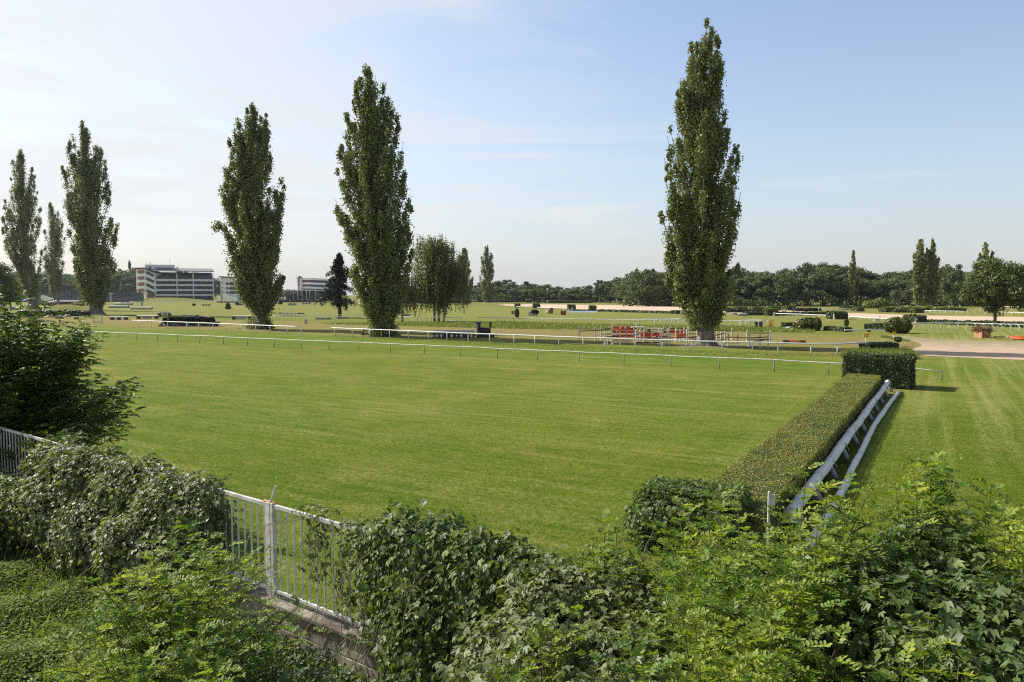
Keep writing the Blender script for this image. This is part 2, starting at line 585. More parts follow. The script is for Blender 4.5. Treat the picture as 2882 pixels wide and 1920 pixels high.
    gr = math_node(nt, 'MULTIPLY', math_node(nt, 'MULTIPLY_ADD', fine, 2.0, .02), math_node(nt, 'MULTIPLY_ADD', grain, 1.8, .12))
    cc = nt.nodes.new('ShaderNodeCombineXYZ')
    for i in range(3):
        nt.links.new(gr, cc.inputs[i])
    col = mix_col(nt, 1.0, col, cc.outputs[0], 'MULTIPLY')
    nt.links.new(col, p.inputs['Base Color'])
    b = nt.nodes.new('ShaderNodeBump')
    b.inputs['Strength'].default_value = .7
    b.inputs['Distance'].default_value = .08
    hh = math_node(nt, 'ADD', math_node(nt, 'MULTIPLY', fine, 1.0), math_node(nt, 'MULTIPLY', grain, .5))
    nt.links.new(hh, b.inputs['Height'])
    nt.links.new(b.outputs[0], p.inputs['Normal'])
    nt.links.new(p.outputs[0], out.inputs[0])
    return m


def m_sand(name, furrow=False):
    m, nt, out = nodes(name)
    p = nt.nodes.new('ShaderNodeBsdfPrincipled')
    p.inputs['Roughness'].default_value = .95
    g = nt.nodes.new('ShaderNodeNewGeometry')
    n = noise_node(nt, g.outputs['Position'], .25, 5, .6)
    r = ramp(nt, [(.3, (.58, .41, .285)), (.7, (.50, .36, .245))])
    nt.links.new(n.outputs[0], r.inputs[0])
    col = r.outputs[0]
    if furrow:
        wv = nt.nodes.new('ShaderNodeTexWave')
        wv.wave_type = 'RINGS'
        wv.rings_direction = 'Z'
        mp = nt.nodes.new('ShaderNodeMapping')
        mp.inputs['Location'].default_value = (-20, -62, 0)
        nt.links.new(g.outputs['Position'], mp.inputs[0])
        nt.links.new(mp.outputs[0], wv.inputs[0])
        wv.inputs['Scale'].default_value = .62
        wv.inputs['Distortion'].default_value = 3.0
        wv.inputs['Detail'].default_value = 3
        wv.inputs['Detail Scale'].default_value = .35
        col = mix_col(nt, math_node(nt, 'MULTIPLY_ADD', wv.outputs[1], 1.8, -.7, clamp=True), col, (.33, .235, .15))
        b = nt.nodes.new('ShaderNodeBump')
        b.inputs['Strength'].default_value = .8
        b.inputs['Distance'].default_value = .12
        nt.links.new(wv.outputs[1], b.inputs['Height'])
        nt.links.new(b.outputs[0], p.inputs['Normal'])
        # grass creeping over the far rim
        n3 = noise_node(nt, g.outputs['Position'], .6, 4, .6)
        sp = nt.nodes.new('ShaderNodeSeparateXYZ')
        nt.links.new(g.outputs['Position'], sp.inputs[0])
        s = math_node(nt, 'ADD', math_node(nt, 'MULTIPLY', sp.outputs[0], NX), math_node(nt, 'MULTIPLY', sp.outputs[1], NY))
        f = math_node(nt, 'MULTIPLY_ADD', s, .06, -5.9)
        f = math_node(nt, 'ADD', f, math_node(nt, 'MULTIPLY_ADD', n3.outputs[0], 2.4, -1.0), clamp=True)
        col = mix_col(nt, math_node(nt, 'MULTIPLY', f, .75), col, (.19, .185, .06))
    nt.links.new(col, p.inputs['Base Color'])
    nt.links.new(p.outputs[0], out.inputs[0])
    return m


M['turf'] = m_ground()
M['sand'] = m_sand('sand')
M['furrow'] = m_sand('harrowed_sand', True)
M['earth'] = m_plain('bare_earth', (.17, .12, .065), .95, .5, 1.2, bump=.6, bscale=6, col2=(.15, .14, .05))

g = MB()
R_ = 4000
g.v = [(-R_, -60, 0), (R_, -60, 0), (R_, R_, 0), (-R_, R_, 0)]
g.f = [(0, 1, 2, 3)]
tag(g.build('ground', M['turf']), kind='structure')
if HAZE:
    hm, hnt, hout = nodes('summer_haze')
    pv = hnt.nodes.new('ShaderNodeVolumePrincipled')
    pv.inputs['Color'].default_value = (.80, .87, .95, 1)
    pv.inputs['Density'].default_value = HAZE
    pv.inputs['Anisotropy'].default_value = .3
    hnt.links.new(pv.outputs[0], hout.inputs[1])
    hb_ = MB()
    hb_.box((0, 1970, 23.5), (8040, 4080, 49))
    ho = hb_.build('haze', hm)
    tag(ho, 'pale summer haze hanging over the racecourse', 'haze', kind='stuff')


def sheet(name, pts, z, mat, smooth=True):
    b = MB()
    P = [G(x, y) for x, y in pts]
    if smooth:       # rounded outline
        for _ in range(2):
            Q = []
            for i in range(len(P)):
                a, c = P[i], P[(i + 1) % len(P)]
                Q += [a * .8 + c * .2, a * .2 + c * .8]
            P = Q
    b.v = [(p.x, p.y, z) for p in P]
    b.f = [tuple(range(len(P)))]
    me = b.mesh(name)
    if len(me.polygons) and me.polygons[0].normal.z < 0:
        me.flip_normals()
    return tag(link(name, me, mat), kind='structure')


sheet('sand_track', [(1395, 858), (1440, 856), (1800, 859.5), (2000, 867), (2300, 878), (2620, 889), (2900, 892.5), (3300, 900), (3300, 925), (2900, 911),
                     (2620, 901), (2350, 889), (2040, 882), (1800, 874.5), (1620, 870), (1440, 862)], .012, M['sand'])
sheet('sand_arena', [(2552, 992), (2575, 981), (2600, 972), (2560, 958), (2500, 949), (2487, 945), (2540, 945), (2650, 956), (2882, 962), (3300, 975), (3300, 1025), (2882, 1014),
                     (2700, 1006), (2562, 1000)], .016, M['furrow'])


def mound(name, c, rx, ry, h, mat, seg=40, rings=10, rz=0):
    b = MB()
    ca, sa = math.cos(rz), math.sin(rz)
    b.v.append((c[0], c[1], h))
    for i in range(1, rings + 1):
        r = i / rings
        for k in range(seg):
            an = 2 * math.pi * k / seg
            w_ = 1 + .12 * math.sin(3 * an + c[0]) + .06 * math.sin(7 * an)
            x, y = rx * r * w_ * math.cos(an), ry * r * w_ * math.sin(an)
            z = h * (math.cos(math.pi * r) + 1) / 2 + (.004 if i < rings else -.05)
            b.v.append((c[0] + x * ca - y * sa, c[1] + x * sa + y * ca, z))
    for k in range(seg):
        b.f.append((0, 1 + k, 1 + (k + 1) % seg))
    for i in range(rings - 1):
        for k in range(seg):
            k2 = (k + 1) % seg
            a = 1 + i * seg
            b.f.append((a + k, a + seg + k, a + seg + k2, a + k2))
    b.smooth = True
    return tag(b.build(name, mat), kind='structure')


mc = G(170, 880)
mound('grass_mound', (mc.x, mc.y + 4), 16, 9, 2.6, M['turf'])
mound('embankment', (D(470, 838, 603).x, 603), 60, 13, 3.2, M['turf'])
for px, py in ((1987, 974), (1078, 947), (735, 928), (272, 885)):
    q = G(px, py)
    mound('earth_patch', (q.x, q.y, 0), 4.6, 3.2, .10, M['earth'])

# ------------------------------------------------------------------ grass as geometry (uncountable)
def scatter_trap(n, poly):
    """random ground points inside a pixel polygon, even over the ground"""
    P = [G(x, y) for x, y in poly]
    xs = np.array([p.x for p in P])
    ys = np.array([p.y for p in P])
    out = []
    tot = 0
    while tot < n:
        x = rng.uniform(xs.min(), xs.max(), n * 2)
        y = rng.uniform(ys.min(), ys.max(), n * 2)
        ins = np.zeros(len(x), bool)
        j = len(xs) - 1
        for i in range(len(xs)):
            cnd = ((ys[i] > y) != (ys[j] > y)) & (x < (xs[j] - xs[i]) * (y - ys[i]) / (ys[j] - ys[i] + 1e-12) + xs[i])
            ins ^= cnd
            j = i
        out.append(np.stack([x[ins], y[ins]], 1))
        tot += ins.sum()
    return np.concatenate(out)[:n]


def blades(name, pts, h, mat, jit=.45, aspect=2.2, label=None):
    n = len(pts)
    pos = np.concatenate([pts, np.zeros((n, 1))], 1)
    nr = np.array([0, 0, 1.0]) + rng.normal(size=(n, 3)) * jit * np.array([1, 1, .2])
    return tag(leaves(name, mat, T_BLADE, pos, nr, h * rng.uniform(.55, 1.3, n), aspect=aspect), label, 'grass', kind='stuff')


lawn = scatter_trap(420000, [(300, 1180), (640, 1400), (1000, 1480), (1400, 1600), (1820, 1600), (2100, 1250), (2250, 1100), (900, 1060), (420, 1060)])
k = rng.random(len(lawn)) < np.clip((40 - lawn[:, 1]) / 22, 0, 1)
lawn2 = scatter_trap(130000, [(2300, 1600), (2882, 1750), (3100, 1700), (2900, 1150), (2560, 1130)])
k2 = rng.random(len(lawn2)) < np.clip((42 - lawn2[:, 1]) / 22, 0, 1)
lawn = np.concatenate([lawn[k], lawn2[k2]])
blades('turf_blades', lawn, .034, M['blade'], .7, 3.2, 'short mown turf in front of the white running rail')
ditch = scatter_trap(26000, [(900, 912), (1440, 909), (1800, 918), (2080, 921), (2290, 930), (2290, 937), (2000, 932), (1440, 926), (1100, 917)])
blades('uncut_grass', ditch, .38, M['uncut'], .5, 2.0, 'strip of taller uncut grass along the far running rail')
tuft = scatter_trap(9000, [(2375, 1000), (2440, 992), (2560, 996), (2575, 1012), (2375, 1012)])
blades('tall_grass', tuft, .55, M['uncut'], .35, 1.3, 'clump of tall green grass behind the clipped hedge block')
ln = scatter_trap(3500, [(2482, 946), (2560, 960), (2555, 962), (2478, 950)])
blades('rough_grass', ln, .18, M['uncut'], .5, 2, 'rough grass along the edge of the sand')
ln = scatter_trap(6000, [(940, 950), (1200, 962), (1600, 985), (2100, 1006), (2360, 1006), (2360, 998), (2000, 988), (1600, 974), (1200, 956), (940, 944)])
blades('dry_grass', ln, .16, M['uncut'], .6, 1.6, 'dry straw coloured grass under the nearer white rail')
# ------------------------------------------------------------------ trees
def bez(p0, p1, p2, t):
    t = np.asarray(t)[:, None]
    return (1 - t) ** 2 * p0 + 2 * t * (1 - t) * p1 + t * t * p2


def ribbed_trunk(mb, path, radii, seg=18, ribs=.16, seed=0.0):
    """trunk with flutes and a flared foot"""
    b = len(mb.v)
    for i, (p, r) in enumerate(zip(path, radii)):
        for k in range(seg):
            an = 2 * math.pi * k / seg
            rr = r * (1 + ribs * math.sin(5 * an + seed) + ribs * .6 * math.sin(8 * an + seed * 2 + i * .25))
            mb.v.append((p[0] + rr * math.cos(an), p[1] + rr * math.sin(an), p[2]))
    for i in range(len(path) - 1):
        for k in range(seg):
            k2 = (k + 1) % seg
            mb.f.append((b + i * seg + k, b + i * seg + k2, b + (i + 1) * seg + k2, b + (i + 1) * seg + k))
    mb.smooth = True


def poplar(label, base, prof, n_limb, n_leaf, leaf, trunk_w, clear=.06, name='poplar_tree', mat='poplar', loose=1.0, group=None, rho=.0165, extra=(), suckers=0, fork=False):
    """base pixel, outline rows (y, left x, right x) in photo pixels"""
    B = G(*base)
    mpp = B.y / F
    hs = np.array([D(base[0], y, B.y).z for y, _, _ in prof][::-1])
    Lp = np.array([(base[0] - l) * mpp for _, l, _ in prof][::-1])
    Rp = np.array([(r - base[0]) * mpp for _, _, r in prof][::-1])
    H = hs[-1]
    root = thing(name, label, 'tree', (B.x, B.y, 0), 0, group)

    def cen(h):
        return (np.interp(h, hs, Rp) - np.interp(h, hs, Lp)) / 2 * np.clip(h / (.25 * H), 0, 1)

    def half(h):
        return (np.interp(h, hs, Rp) + np.interp(h, hs, Lp)) / 2
    tb = MB()
    zz = [-.2, .25, .6, 1.2, 2.2, 3.5, 5.5, 8] + [H * f for f in (.3, .42, .55, .7, .85, .96)]
    zz = sorted(z for z in zz if z < H * .97)
    r0 = trunk_w / 2 * mpp
    rad = [r0 * (1.55 if z < 0 else 1.32 if z < .4 else 1.12 if z < .8 else 1.0 if z < 2 else max(.06, 1.0 - .95 * (z / H) ** .7)) for z in zz]
    ribbed_trunk(tb, [(cen(z) if z > 0 else 0, 0, z) for z in zz], rad, seed=base[0])
    P, Nn = [], []
    hb = hs[0]
    per = n_leaf // n_limb
    for i in range(n_limb):
        f = (i + .5) / n_limb
        ht = hb + (H - hb) * (f ** 1.02) * rng.uniform(.97, 1.0)
        ht = max(ht, hb + rng.uniform(.03, .10) * H)
        inner = rng.random() < .34
        ph = rng.uniform(0, 2 * math.pi)
        if not inner and rng.random() < .5:      # more limbs where they make the outline
            ph = rng.choice([0, math.pi]) + rng.normal() * .45
        if i >= n_limb - 4:
            ht, inner, ph = H * rng.uniform(.965, 1.0), True, rng.uniform(0, 6.28)
        w_ = half(ht)
        rr = max(.05, w_ * 1.06 - rho * H * .5) * (rng.uniform(.1, .66) if inner else rng.uniform(.80, .97))
        dx, dy = rr * math.cos(ph), rr * math.sin(ph) * .92
        st = ht - (H * rng.uniform(.2, .36) if not inner else H * rng.uniform(.2, .45)) * (1 if ht > .4 * H else .7)
        st = max(st, clear * H * rng.uniform(.4, 1.1))
        if st > ht - .06 * H:
            st = ht - .06 * H
        p0 = np.array([cen(st), 0, st])
        p2 = np.array([cen(ht) + dx, dy, ht])
        bend = rng.uniform(.55, .82)
        p1 = np.array([cen(st) + (p2[0] - p0[0]) * bend, dy * bend, st + (ht - st) * rng.uniform(.36, .52)])
        tt = np.linspace(0, 1, 7)
        pts = bez(p0, p1, p2, tt)
        lr = max(.04, r0 * .15 * (1 - .6 * f))
        tb.tube([tuple(q) for q in pts], [lr * (1 - .85 * u) + .012 for u in tt], 5, cap=False)
        # foliage: clusters along the limb
        L = np.linalg.norm(p2 - p0)
        nc = max(6, int(L / (.030 * H)))
        tcs = rng.uniform(.14, 1.0, nc)
        cpt = bez(p0, p1, p2, tcs)
        rc = rho * H * (.42 + .75 * np.sin(np.pi * np.clip(tcs, 0, .97) ** .9)) * rng.uniform(.55, 1.3, nc) * loose
        ids = rng.integers(0, nc, per)
        off = rng.normal(size=(per, 3)) * np.array([.5, .5, .95])
        off *= np.minimum(1, 1.75 / np.maximum(np.linalg.norm(off, axis=1, keepdims=True), .01))
        q = cpt[ids] + off * rc[ids][:, None]
        P.append(q)
        Nn.append(unit(rng.normal(size=(per, 3)) + unit(q - cpt[ids]) * .9))
    for (ex, ey, er, en) in extra:      # odd sprigs: pixel, radius, count
        c = D(ex, ey, B.y) - Vector((B.x, B.y, 0))
        off = rng.normal(size=(en, 3)) * er * .5
        P.append(np.array(c) + off)
        Nn.append(rng.normal(size=(en, 3)))
        tb.tube([(cen(c.z), 0, c.z + .4), (c.x * .6, 0, c.z + .5), (c.x, 0, c.z)], [.07, .05, .02], 4, cap=False)
    if suckers:
        ph = rng.uniform(0, 2 * np.pi, suckers)
        z = np.abs(rng.normal(size=suckers)) * .9 + .05
        r = r0 * 1.25 + np.abs(rng.normal(size=suckers)) * .75 * np.exp(-z * .3)
        P.append(np.stack([r * np.cos(ph), r * np.sin(ph), z], 1))
        Nn.append(rng.normal(size=(suckers, 3)))
    tb.build('trunk', M['trunk'], root)
    P = np.concatenate(P)
    Nn = np.concatenate(Nn)
    k = P[:, 2] > .05
    P, Nn = P[k], Nn[k]
    leaves('crown', M[mat], T_CLUMP, P, Nn, leaf * rng.uniform(.65, 1.3, len(P)), parent=root)
    return root


OV = 2882 / 2354      # overview zoom to photo pixels


def ov(rows, s=OV, x0=0, y0=0):
    return [(y0 + y * s, x0 + l * s, x0 + r * s) for y, l, r in rows]


GP = 'tall columnar poplars on the racecourse'
poplar('tallest columnar poplar with bare pale trunk beside the red show jumps', (1987, 974),
       ov([(40, 272, 395), (100, 262, 425), (200, 262, 430), (250, 245, 445), (330, 214, 440), (390, 212, 440), (425, 235, 450), (470, 165, 462), (520, 156, 490),
           (600, 150, 512), (700, 148, 502), (800, 135, 520), (900, 125, 518), (960, 120, 500), (1010, 162, 515), (1100, 160, 525), (1180, 165, 512),
           (1260, 185, 490), (1320, 230, 455), (1380, 298, 432), (1425, 322, 410)], 400 / 653, 1760, 40),
       180, 150000, .19, 44, .13, group=GP)
poplar('broad columnar poplar with a leafy base beside the black wooden train jump', (1078, 947),
       ov([(148, 838, 860), (180, 822, 890), (240, 812, 915), (262, 790, 920), (310, 786, 944), (370, 776, 955), (430, 772, 957), (490, 772, 952), (505, 792, 955),
           (520, 796, 957), (560, 800, 958), (620, 800, 955), (660, 815, 940), (700, 842, 912), (735, 856, 900)]),
       180, 150000, .225, 36, .075, group=GP, suckers=2600, rho=.019)
poplar('columnar poplar with a split pointed top and a stray sprig on one side', (733, 927),
       ov([(230, 582, 606), (260, 552, 630), (320, 536, 638), (390, 521, 660), (420, 509, 665), (480, 505, 660), (520, 520, 655), (560, 515, 665),
           (600, 518, 665), (640, 535, 660), (668, 560, 640), (690, 582, 625)]),
       160, 130000, .25, 30, .10, group=GP, extra=[(612, 640, .9, 200), (617, 632, .6, 100)], suckers=1500, rho=.019)
poplar('columnar poplar standing beside a white wooden gate and rough brush', (270, 886),
       ov([(280, 195, 216), (310, 182, 236), (340, 163, 248), (390, 154, 265), (450, 155, 272), (500, 162, 275), (560, 163, 273),
           (600, 165, 270), (640, 178, 258), (680, 200, 245), (700, 206, 238)]),
       125, 80000, .34, 32, .075, group=GP, rho=.019)
poplar('slim columnar poplar with a thin forked tip above the dark brush hedge', (94, 872),
       ov([(335, 52, 74), (380, 38, 88), (420, 29, 97), (480, 19, 102), (540, 11, 104), (580, 28, 100), (620, 44, 95), (660, 58, 90), (690, 66, 84)]),
       90, 48000, .36, 24, .07, group=GP)
poplar('shorter poplar squeezed between two taller poplars near the terraces', (162, 857),
       ov([(464, 115, 135), (490, 108, 152), (540, 106, 156), (600, 102, 150), (640, 110, 142), (670, 118, 135)]),
       55, 26000, .46, 18, .09, group=GP, rho=.026)
poplar('poplar cut off by the frame edge with only ragged outer twigs showing', (-62, 890),
       [(560, -70, -40), (640, -110, -8), (720, -130, 4), (800, -120, 10), (850, -90, -30)],
       50, 22000, .34, 26, .07, group=GP)
poplar('slender distant poplar standing alone between the birches and the open sky', (1370, 852),
       [(693, 1363, 1378), (720, 1352, 1388), (760, 1346, 1394), (800, 1345, 1393), (825, 1353, 1388), (842, 1362, 1380)],
       55, 18000, .58, 12, .06, group=GP, rho=.026, loose=1.15)
poplar('poplar with a rounded tip rising behind the weeping birches', (1308, 858),
       [(697, 1296, 1322), (730, 1285, 1332), (780, 1280, 1336), (820, 1285, 1330), (842, 1296, 1320)],
       55, 18000, .58, 12, .06, group=GP, rho=.028, loose=1.2)
poplar('pale half bare poplar standing in front of the dark wood', (2396, 862),
       [(705, 2392, 2408), (730, 2387, 2414), (770, 2382, 2420), (820, 2383, 2418), (848, 2390, 2408)],
       40, 10000, .55, 14, .04, mat='poplar_pale', loose=.9, group=GP, rho=.022)
poplar('left of the twin poplars grown together before the dark wood', (2588, 866),
       [(672, 2578, 2596), (700, 2568, 2606), (740, 2560, 2614), (790, 2562, 2612), (830, 2570, 2606), (850, 2578, 2600)],
       56, 19000, .55, 14, .05, group=GP, rho=.025, loose=1.1)
poplar('right of the twin poplars grown together before the dark wood', (2618, 866),
       [(676, 2610, 2628), (710, 2600, 2638), (750, 2594, 2645), (790, 2598, 2645), (830, 2604, 2638), (850, 2610, 2628)],
       54, 18000, .55, 14, .05, group=GP, rho=.025, loose=1.1)
poplar('poplar rising behind the round green oak by the sand track', (2768, 872),
       [(682, 2760, 2775), (710, 2746, 2790), (750, 2738, 2800), (800, 2738, 2800), (840, 2750, 2790)],
       46, 13000, .55, 14, .05, group=GP, rho=.022)


# ---- broad-leaved and coniferous kinds, built once and copied
def broad_points(h, w, clear, n, clumps, seed, flat=1.0, top=1.0):
    r = np.random.default_rng(seed)
    cz = clear * h + (1 - clear) * h * .5
    rz = (1 - clear) * h * .5
    d = unit(r.normal(size=(clumps, 3)))
    rad = r.uniform(.35, 1.0, clumps) ** .6
    c = d * rad[:, None] * np.array([w / 2 * .8, w / 2 * .8, rz * .84])
    # wider below, narrower on top
    c[:, 0] *= 1.12 - .28 * c[:, 2] / rz
    c[:, 1] *= 1.12 - .28 * c[:, 2] / rz
    c[:, 2] += cz
    rc = w * .115 * r.uniform(.6, 1.35, clumps)
    ids = r.integers(0, clumps, n)
    off = unit(r.normal(size=(n, 3))) * (r.random(n) ** .42)[:, None] * np.array([1.1, 1.1, .78])
    pos = c[ids] + off * rc[ids][:, None]
    nr = unit(off + np.array([0, 0, .35]) + r.normal(size=(n, 3)) * .7)
    return pos, nr, c


def broad_meshes(tag_, h, w, clear, n, leaf, seed, clumps=46, tr=None, leafmat='forest', bark='bark', tmpl=T_CLUMP):
    pos, nr, c = broad_points(h, w, clear, n, clumps, seed)
    r = np.random.default_rng(seed + 5)
    cm = leaf_mesh('crown_' + tag_, tmpl, pos, nr, leaf * r.uniform(.65, 1.35, n))
    cm.materials.append(M[leafmat])
    tb = MB()
    tr = tr or h * .022
    tb.tube([(0, 0, -.2), (0, 0, .5), (r.normal() * .1, 0, h * .25), (r.normal() * .2, r.normal() * .2, h * .55), (0, 0, h * .82)], [tr * 1.35, tr, tr * .8, tr * .5, tr * .1], 8)
    for i in range(0, len(c), 3):
        z0 = min(c[i][2] * .75, h * .6) * r.uniform(.55, .95)
        z0 = max(z0, clear * h * .8)
        tb.tube([(0, 0, z0), tuple(c[i] * np.array([.55, .55, 1]) * np.array([1, 1, .5]) + np.array([0, 0, z0 * .5])), tuple(c[i])], [tr * .38, tr * .22, tr * .06], 5, cap=False)
    tb.smooth = True
    t = tb.mesh('trunk_' + tag_)
    t.materials.append(M[bark])
    return cm, t


def conifer_meshes(tag_, h, w, clear, n, leaf, seed, leafmat='conifer', ragged=.25):
    r = np.random.default_rng(seed)
    nb = 70
    tb = MB()
    tr = h * .017
    tb.tube([(0, 0, -.2), (0, 0, h * .5), (0, 0, h * .99)], [tr * 1.2, tr * .8, .03], 8)
    P, Nn = [], []
    per = n // nb
    for i in range(nb):
        f = (i + .5) / nb
        z = h * (clear + (1 - clear) * f ** .9)
        L = w / 2 * (1 - f) ** .8 * r.uniform(1 - ragged * 1.6, 1.0 + ragged * .4) + .03 * w
        if f < .12:
            L *= .75 + 2 * f
        an = r.uniform(0, 2 * math.pi)
        dr = np.array([math.cos(an), math.sin(an), 0])
        p0 = np.array([0, 0, z])
        p2 = p0 + dr * L + np.array([0, 0, -L * .28])
        p1 = p0 + dr * L * .55 + np.array([0, 0, L * .04])
        tb.tube([tuple(q) for q in bez(p0, p1, p2, np.linspace(0, 1, 4))], [tr * .25, tr * .2, tr * .12, .01], 4, cap=False)
        t = r.uniform(.1, 1, per)
        q = bez(p0, p1, p2, t)
        side = np.cross(dr, [0, 0, 1])
        q = q + side * (r.normal(size=(per, 1)) * .17 * L * (1.1 - t[:, None])) + np.array([0, 0, 1]) * (r.normal(size=(per, 1)) * .022 * h - .018 * h)
        P.append(q)
        Nn.append(unit(np.array([0, 0, 1.0]) + r.normal(size=(per, 3)) * .8))
    P = np.concatenate(P)
    cm = leaf_mesh('crown_' + tag_, T_QUAD, P, np.concatenate(Nn), leaf * r.uniform(.6, 1.3, len(P)))
    cm.materials.append(M[leafmat])
    tb.smooth = True
    t = tb.mesh('trunk_' + tag_)
    t.materials.append(M['bark'])
    return cm, t


def plant(meshes, name, label, cat, loc, h_scale, w_scale=None, rz=None, group=None):
    root = thing(name, label, cat, loc, rng.uniform(0, 6.28) if rz is None else rz, group)
    ws = w_scale or h_scale
    root.scale = (ws, ws, h_scale)
    link('crown', meshes[0], None, root)
    link('trunk', meshes[1], None, root)
    return root


KB = [broad_meshes('round', 10, 8.5, .06, 7500, .27, 1, leafmat='forest', clumps=60),
      broad_meshes('wide', 10, 10, .04, 8500, .27, 2, leafmat='forest', clumps=80),
      broad_meshes('tall', 10, 6.2, .06, 7000, .25, 3, leafmat='forest', clumps=56),
      broad_meshes('light_round', 10, 8, .10, 7000, .26, 4, leafmat='forest2'),
      broad_meshes('light_tall', 10, 6, .22, 5000, .24, 5, leafmat='forest2', bark='palebark', clumps=34)]
KC = [conifer_meshes('spruce', 10, 4.6, .08, 4200, .30, 6), conifer_meshes('fir', 10, 3.6, .06, 3800, .28, 7)]


def tree_at(px, py_base, py_top, kind, name, label, group, wpx=None, Y=None):
    if Y is None:
        b = G(px, py_base)
    else:
        q = D(px, py_base, Y)
        b = Vector((q.x, Y, 0))
    h = D(px, py_top, b.y).z
    ms = (KB + KC)[kind]
    hs = h / 10
    nat = [8.5, 10, 6.2, 8, 6, 4.6, 3.6][kind]
    ws = (wpx * b.y / F / nat) if wpx else hs
    return plant(ms, name, label, 'tree', (b.x, b.y, 0), hs, ws, group=group)


# the long wood at the far side: its edge trees are trees of their own
GW = 'trees of the wood along the far side'
adj = ['round dark green', 'wide dark green', 'tall dark green', 'rounded lighter green', 'thin pale trunked']
n_w = 0


def wood(x0, x1, step, base, tops, name_kinds, rows):
    """one row of trees per (depth offset, height gain)"""
    global n_w
    for dy, up, wk in rows:
        x = x0 + rng.uniform(0, step)
        while x < x1:
            f = (x - x0) / (x1 - x0)
            top = np.interp(f, [t[0] for t in tops], [t[1] for t in tops])
            bs = np.interp(f, [0, 1], base)
            Yd = G(x, bs).y + dy
            k = int(rng.choice(name_kinds))
            hpx = (bs - top)
            tp = bs - hpx * rng.uniform(.90, 1.08) * up
            wp = step * rng.uniform(1.7, 2.5) * wk
            nm = 'conifer_tree' if k >= 5 else 'woodland_tree'
            if k >= 5:
                tp -= hpx * .02
                wp *= .62
                ds = 'dark pointed conifer standing among the trees of the far wood'
            else:
                ds = adj[k] + ' tree standing among the trees of the far wood'
            tree_at(x, bs, tp, k, nm, ds, GW + (', conifers' if k >= 5 else ', ' + adj[k]), wp, Y=Yd)
            n_w += 1
            x += step * rng.uniform(.75, 1.25)


# right wood (about 370 m away)
wood(1760, 2240, 46, (860, 864), [(0, 770), (.12, 752), (.25, 762), (.4, 742), (.6, 748), (.8, 752), (1, 742)], [0, 1, 2, 5, 3, 0, 1, 3], [(16, .82, 1), (34, 1.0, 1.05), (56, 1.04, 1.1)])
wood(2240, 2730, 50, (863, 862), [(0, 742), (.15, 738), (.3, 748), (.5, 758), (.7, 762), (.85, 742), (1, 780)], [0, 1, 3, 2, 3, 0], [(16, .8, 1), (34, 1.0, 1.05), (56, 1.02, 1.1)])
wood(2700, 3150, 55, (862, 862), [(0, 775), (.3, 770), (1, 760)], [0, 1, 2, 0], [(18, .85, 1), (40, 1.0, 1.1)])
# centre, farther away and lower
wood(1395, 1780, 30, (851, 854), [(0, 790), (.3, 797), (.55, 803), (.8, 790), (1, 765)], [0, 1, 2, 3, 0], [(25, .78, 1), (55, 1.0, 1.1)])
wood(1060, 1400, 32, (850, 850), [(0, 805), (.6, 800), (1, 790)], [0, 1, 2], [(0, .85, 1), (30, 1.0, 1.1)])
# behind the stands and terraces on the left
wood(-160, 400, 42, (843, 843), [(0, 750), (.3, 762), (.5, 756), (.75, 762), (.85, 748), (.95, 745), (1, 765)], [0, 1, 3, 0, 2], [(20, .85, 1), (50, 1.0, 1.1)])
wood(660, 900, 26, (842, 842), [(0, 815), (.4, 808), (1, 812)], [3, 0, 1], [(60, 1.0, 1.2)])
wood(590, 640, 22, (842, 842), [(0, 775), (1, 785)], [0, 1], [(60, 1.0, 1.0)])

# single trees one can tell apart
tree_at(2370, 860, 800, 3, 'young_tree', 'small light green tree with two stems beside the pale half bare poplar', None, 52)
tree_at(2536, 864, 788, 3, 'broad_tree', 'small round olive tree standing left of the twin poplars', None, 70)
tree_at(2680, 864, 735, 0, 'broad_tree', 'big dark round tree standing right of the twin poplars', None, 90)
tree_at(1430, 849, 782, 4, 'pale_trunk_tree', 'airy tree with a pale trunk at the left end of the far trees', None, 60)
tree_at(1482, 850, 787, 4, 'pale_trunk_tree', 'second airy pale trunked tree, its trunk leaning before the far trees', None, 46)
tree_at(1688, 853, 783, 4, 'pale_trunk_tree', 'tall thin tree with two bare stems before the dark wood', None, 44)
tree_at(1704, 853, 786, 4, 'pale_trunk_tree', 'thin tree close beside the tall bare stemmed tree before the dark wood', None, 36)
tree_at(1825, 862, 748, 1, 'broad_tree', 'broad dark tree at the wood edge behind the blue banner', None, 130)
tree_at(-15, 884, 716, 1, 'broad_tree', 'broad dark tree cut by the frame edge beside the slim forked poplar', None, 130)
tree_at(30, 868, 775, 3, 'broad_tree', 'lighter green bushy tree behind the slim forked poplar', None, 80)
tree_at(368, 842, 735, 5, 'conifer_tree', 'tall pointed spruce beside the white grandstand', None, 34)
tree_at(344, 842, 748, 2, 'broad_tree', 'tall leafy tree left of the pointed spruce by the grandstand', None, 40)
for x, t, wp, s in ((504, 742, 22, 'tallest of the trees showing'), (514, 746, 18, 'narrow tree showing'), (524, 748, 20, 'rounded tree showing')):
    tree_at(x, 842, t, 2, 'background_tree', s + ' above the grandstand roof', None, wp, Y=690)
for x, t, wp, s in ((548, 758, 16, 'low treetop'), (557, 761, 14, 'second low treetop')):
    tree_at(x, 842, t, 0, 'background_tree', s + ' peeping over the right half of the grandstand roof', None, wp, Y=690)

# oak by the sand track
ob = G(2800, 909)
OK_ = broad_meshes('oak', 17.5, 17, .09, 34000, .34, 21, clumps=130, tr=.42, leafmat='oak')
plant(OK_, 'oak_tree', 'spreading green oak with a bent dark trunk behind the long hedge', 'tree', (ob.x, ob.y, 0), D(2800, 712, ob.y).z / 17.5, (182 * ob.y / F) / 17, rz=.6)

